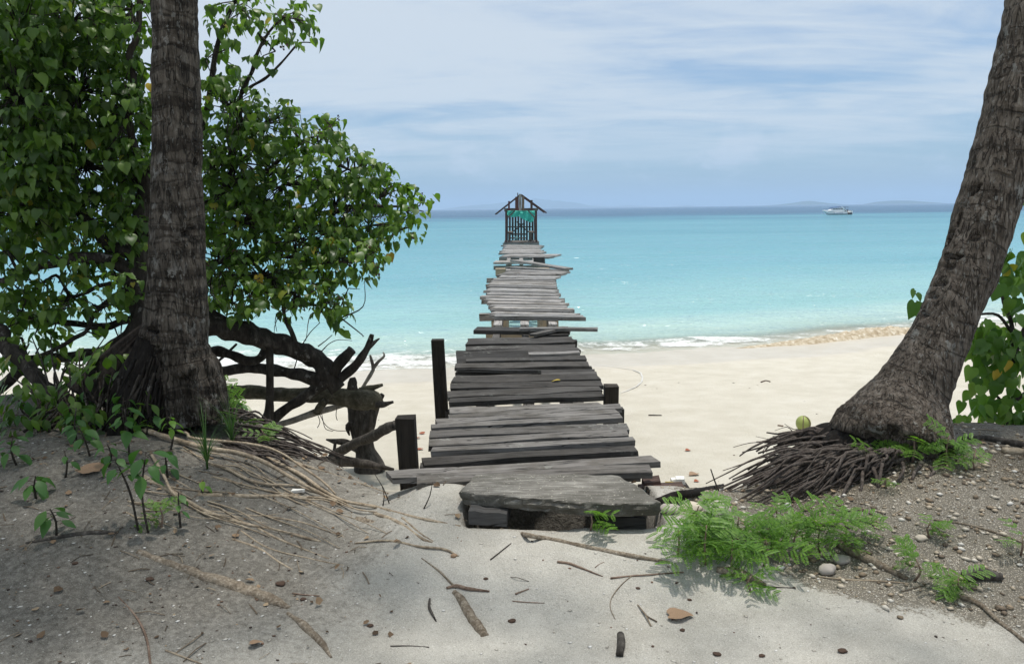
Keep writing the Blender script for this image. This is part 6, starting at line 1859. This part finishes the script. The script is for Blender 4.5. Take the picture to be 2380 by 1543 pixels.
# dead leaf scraps and twig bits on the shaded soil
def scraps(name, label, mat, pts, sizes):
    V, Fc, n = [], [], 0
    for (x, y), s in zip(pts, sizes):
        rot = leaf_frame((U(-1, 1), U(-1, 1), U(-.25, .35)), (U(-.5, .5), U(-.5, .5), 1)); w = U(.25, .5); c = U(-.3, .5)
        q = np.array([(0, 0, 0), (w, .35, c * .5), (w * .7, .75, c * .4), (0, 1, 0), (-w * .7, .75, c * .5), (-w, .35, c * .4), (0, .5, 0)]) @ (np.array(rot).T * s)
        V.append(q + np.array((x, y, H(x, y) + .25 * s)))
        Fc.extend([(n, n + 1, n + 6), (n + 1, n + 2, n + 6), (n + 2, n + 3, n + 6), (n + 3, n + 4, n + 6), (n + 4, n + 5, n + 6), (n + 5, n, n + 6)]); n += 7
    me = mesh_from(name, np.concatenate(V), Fc); me.materials.append(mat)
    return tag(link(name, me), label, kind='stuff')
MLS = mat_litter('leaf_scraps', [(0, (.05, .033, .02)), (.35, (.13, .085, .05)), (.7, (.25, .17, .105)), (1, (.38, .29, .19))])
scraps('leaf_litter', 'scraps of dead brown leaf on the shaded soil of both banks', MLS, *scatter(1500, -4.2, 3.6, 2.6, 5.7, lambda x, y: soil_shade_mask(x, y) ** 1.3 * (1 if x < 0 else .45), .008, .05, 3.0))
tb = MB()
for (x, y) in scatter(420, -4.0, 3.6, 2.3, 5.6, lambda x, y: .08 + .9 * soil_shade_mask(x, y), 0, 1)[0]:
    a = U(0, 6.283); L = U(.03, .16); dx, dy = math.cos(a) * L, math.sin(a) * L
    r = U(.0012, .0035)
    tb.tube([(x, y, H(x, y) + r), (x + dx * .5 + U(-.01, .01), y + dy * .5 + U(-.01, .01), H(x + dx * .5, y + dy * .5) + r + U(0, .012)), (x + dx, y + dy, H(x + dx, y + dy) + r)], r, 4, .1)
o = tb.build('twig_litter', mat_litter('twig_bits', [(0, (.06, .045, .03)), (.5, (.17, .13, .09)), (1, (.36, .30, .22))]), keep=True); tag(o, 'fine dry twigs scattered on the shaded soil of both banks', kind='stuff')
# larger dark chips on the near sand
for px, py, w, lab in ((1668, 1525, 22, 'dark curved bark chip at the bottom of the sand, left of two seeds'), (1772, 1527, 16, 'black oval seed at the bottom of the sand'), (1960, 1518, 24, 'black broken husk at the bottom right of the sand'), (1587, 1467, 15, 'small black husk under the dead leaf'), (1483, 1369, 13, 'reddish crumb above the curved dry stem'), (1603, 1396, 13, 'brown crumb above the dead leaf'), (1129, 1347, 14, 'dark cube-like chip left of the sand centre'), (650, 1362, 28, 'black knobbly husk beside the scaly root'), (345, 1351, 22, 'dark clod at the upper end of the scaly root'), (1190, 1447, 22, 'brown and white husk near the blunt root end'), (172, 1312, 16, 'dark clod on the soil at far left'), (703, 1396, 18, 'flat dark husk right of the scaly root'), (860, 1457, 18, 'dark husk between the two scaly roots')):
    stone(px, py, w * .8, w * .32, lab, M['chip']).name = 'husk_chip'

# thin foam line left by the last wave beside the pier
mb = MB(); pts = [(1380, 849), (1410, 851), (1440, 855), (1470, 860), (1490, 868), (1494, 878), (1492, 888), (1480, 899), (1458, 909), (1438, 916)]
P = [hit(x, y) for x, y in pts]
fine = []
for a, b in zip(P, P[1:]):
    for k in range(8): fine.append(a.lerp(b, k / 8))
for i, p in enumerate(fine):
    d = (fine[min(i + 1, len(fine) - 1)] - fine[max(0, i - 1)]); s = Vector((-d.y, d.x, 0)).normalized()
    w = .017 * (1 + .9 * nz(i * .4, 1)) * math.sin(math.pi * (i + 1) / (len(fine) + 1)) ** .4
    for q in (p - s * w, p + s * w * .6): mb.v.append((q.x, q.y, H(q.x, q.y) + .012))
for i in range(len(fine) - 1): mb.quad(2 * i, 2 * i + 1, 2 * i + 3, 2 * i + 2)
tag(mb.build('swash_line', M['swash'], smooth=True), 'thin curved foam line left by a wave on the wet sand', kind='structure')

# ================================================================== speedboat at anchor
def build_boat():
    w = on_z(1944, 499.5, SEA_Z); k = (w - CAM).dot(_fw) / F_PX
    L = 66 * k                                             # about nine metres
    root = thing('speedboat', 'white speedboat with dark blue canopy moored offshore on the right', 'boat', (w.x, w.y, SEA_Z))
    def hullx(t): return (t - .5) * L
    mb = MB(); n = 22
    for i in range(n + 1):
        t = i / n                                          # bow .. stern
        b = 1.35 * min(1, (t / .42)) ** .55 if t < .42 else 1.35
        sheer = 1.42 - .42 * S(0, .7, t)
        keel = -.35 + 1.45 * S(.24, 0, t)
        x = hullx(t)
        chine = keel + (sheer - keel) * .42
        for (yy, zz) in ((0, keel), (b * .84, chine), (b, chine + .14), (b * .90, sheer), (b * .8, sheer + .03)):
            mb.v.append((w.x + x + (.0 if zz < sheer else -.0), w.y - yy, SEA_Z + zz))
        for (yy, zz) in ((b * .8, sheer + .03), (b * .90, sheer), (b, chine + .14), (b * .84, chine), (0, keel)):
            mb.v.append((w.x + x, w.y + yy, SEA_Z + zz))
    for i in range(n):
        for j in range(9): mb.quad(i * 10 + j, i * 10 + j + 1, (i + 1) * 10 + j + 1, (i + 1) * 10 + j)
    mb.quad(*[n * 10 + j for j in range(10)]); mb.quad(*[j for j in range(10)][::-1])
    hull = mb.build('hull', M['hull'], root, smooth=False)
    # grey rubbing strake and marks along the topside
    s = MB()
    for i in range(12):
        t0, t1 = .14 + i * .055, .14 + (i + 1) * .055
        s.box((w.x + hullx((t0 + t1) / 2), w.y - 1.27, SEA_Z + .86 - .01 * i), (L * .056, .04, .07))
    s.build('rubbing_strake', M['boat_glass'], hull)
    s = MB()
    for i, (t, ww) in enumerate(((.36, .35), (.44, .14), (.47, .2), (.51, .16), (.545, .2), (.58, .22), (.62, .12), (.65, .2))):
        s.box((w.x + hullx(t), w.y - 1.37, SEA_Z + .52), (ww, .02, .15))
    s.build('lettering', M['boat_blue'], hull)
    o = MB(); o.beam((w.x + hullx(.80), w.y - 1.395, SEA_Z + 1.15), (w.x + hullx(.88), w.y - 1.395, SEA_Z + .25), .03, .26, up=(0, 1, 0)); o.build('stripe', M['boat_orange'], hull)
    o = MB(); o.box((w.x + hullx(.91), w.y - 1.40, SEA_Z + .33), (L * .15, .05, .62)); o.box((w.x + hullx(.93), w.y, SEA_Z + .35), (L * .11, 2.8, .55)); o.build('dark_stern', M['black'], hull)
    # cabin
    mb = MB()
    prof = [(.20, 1.32), (.28, 1.62), (.34, 2.02), (.70, 2.02), (.74, 1.20)]
    for sy in (-1.05, 1.05):
        for t, z in prof + [(.74, 1.0), (.20, 1.0)]: mb.v.append((w.x + hullx(t), w.y + sy * (1 if z < 1.5 else .72), SEA_Z + z))
    m = 7
    mb.quad(*range(m)[::-1]); mb.quad(*[m + i for i in range(m)])
    for i in range(m): mb.quad(i, (i + 1) % m, m + (i + 1) % m, m + i)
    cab = mb.build('cabin', M['hull'], root)
    for i in range(4):
        g = MB(); g.box((w.x + hullx(.375 + i * .088), w.y - .86, SEA_Z + 1.74), (L * .066, .12, .24)); g.build('window', M['boat_glass'], cab)
    c = MB(); c.beam((w.x + hullx(.28), w.y, SEA_Z + 2.18), (w.x + hullx(.64), w.y, SEA_Z + 2.40), 2.2, .10); c.build('canopy', M['boat_blue'], root)
    for t in (.33, .48, .60):
        for sy in (-.95, .95):
            q = MB(); q.beam((w.x + hullx(t), w.y + sy, SEA_Z + 1.9), (w.x + hullx(t), w.y + sy, SEA_Z + 2.15 + .22 * (t - .28) / .36), .05, .05, up=(0, 1, 0)); q.build('canopy_pole', M['hull'], root)
    for sy in (-1.25, 1.25):
        q = MB(); q.beam((w.x + hullx(.61), w.y + sy, SEA_Z + 2.46), (w.x + hullx(.80), w.y + sy, SEA_Z + 1.1), .14, .34, up=(0, 1, 0)); q.build('arch', M['hull'], root)
    q = MB(); q.box((w.x + hullx(.615), w.y, SEA_Z + 2.45), (.34, 2.6, .14)); q.build('arch', M['hull'], root)
    q = MB(); q.beam((w.x + hullx(.66), w.y, SEA_Z + 2.34), (w.x + hullx(.86), w.y, SEA_Z + 2.36), 2.0, .07); q.build('rear_awning', M['black'], root)
    for t in (.74, .85):
        for sy in (-.9, .9):
            q = MB(); q.beam((w.x + hullx(t), w.y + sy, SEA_Z + 1.0), (w.x + hullx(t), w.y + sy, SEA_Z + 2.33), .06, .06, up=(0, 1, 0)); q.build('awning_pole', M['black'], root)
    q = MB(); q.box((w.x + hullx(.82), w.y, SEA_Z + 1.25), (L * .10, 1.6, .5)); q.build('seat_row', M['boat_glass'], root)
    for sy in (-.5, .5):
        q = MB(); q.box((w.x + hullx(1.0) + .05, w.y + sy, SEA_Z + .75), (.5, .45, .9), jit=.05); q.build('outboard_motor', M['hull'], root)
    q = MB(); q.box((w.x + hullx(.965), w.y, SEA_Z + 1.22), (.55, 2.6, .12)); q.build('stern_bench', M['hull'], root)
    q = MB()
    q.tube([(w.x + hullx(.03), w.y - .3, SEA_Z + 1.72), (w.x + hullx(.12), w.y - .85, SEA_Z + 1.74), (w.x + hullx(.22), w.y - 1.05, SEA_Z + 1.66)], .03, 5, .3)
    q.build('bow_rail', M['boat_glass'], root)
build_boat()

# ================================================================== sea haze
def build_haze():
    m, nt = new_mat('sea_haze')
    v = nt.n('ShaderNodeVolumePrincipled', {'Color': (0.56, 0.74, 0.95, 1), 'Density': 2.5e-4, 'Anisotropy': 0.0})
    o = nt.n('ShaderNodeOutputMaterial'); nt.link(v.outputs[0], o.inputs['Volume'])
    mb = MB(); z0, z1 = -6.2, 175.0
    mb.box((0, 0, (z0 + z1) / 2), (56000, 56000, z1 - z0))
    h = mb.build('haze', m, keep=True)
    tag(h, 'pale sea haze lying over the water towards the islands', kind='stuff')
build_haze()
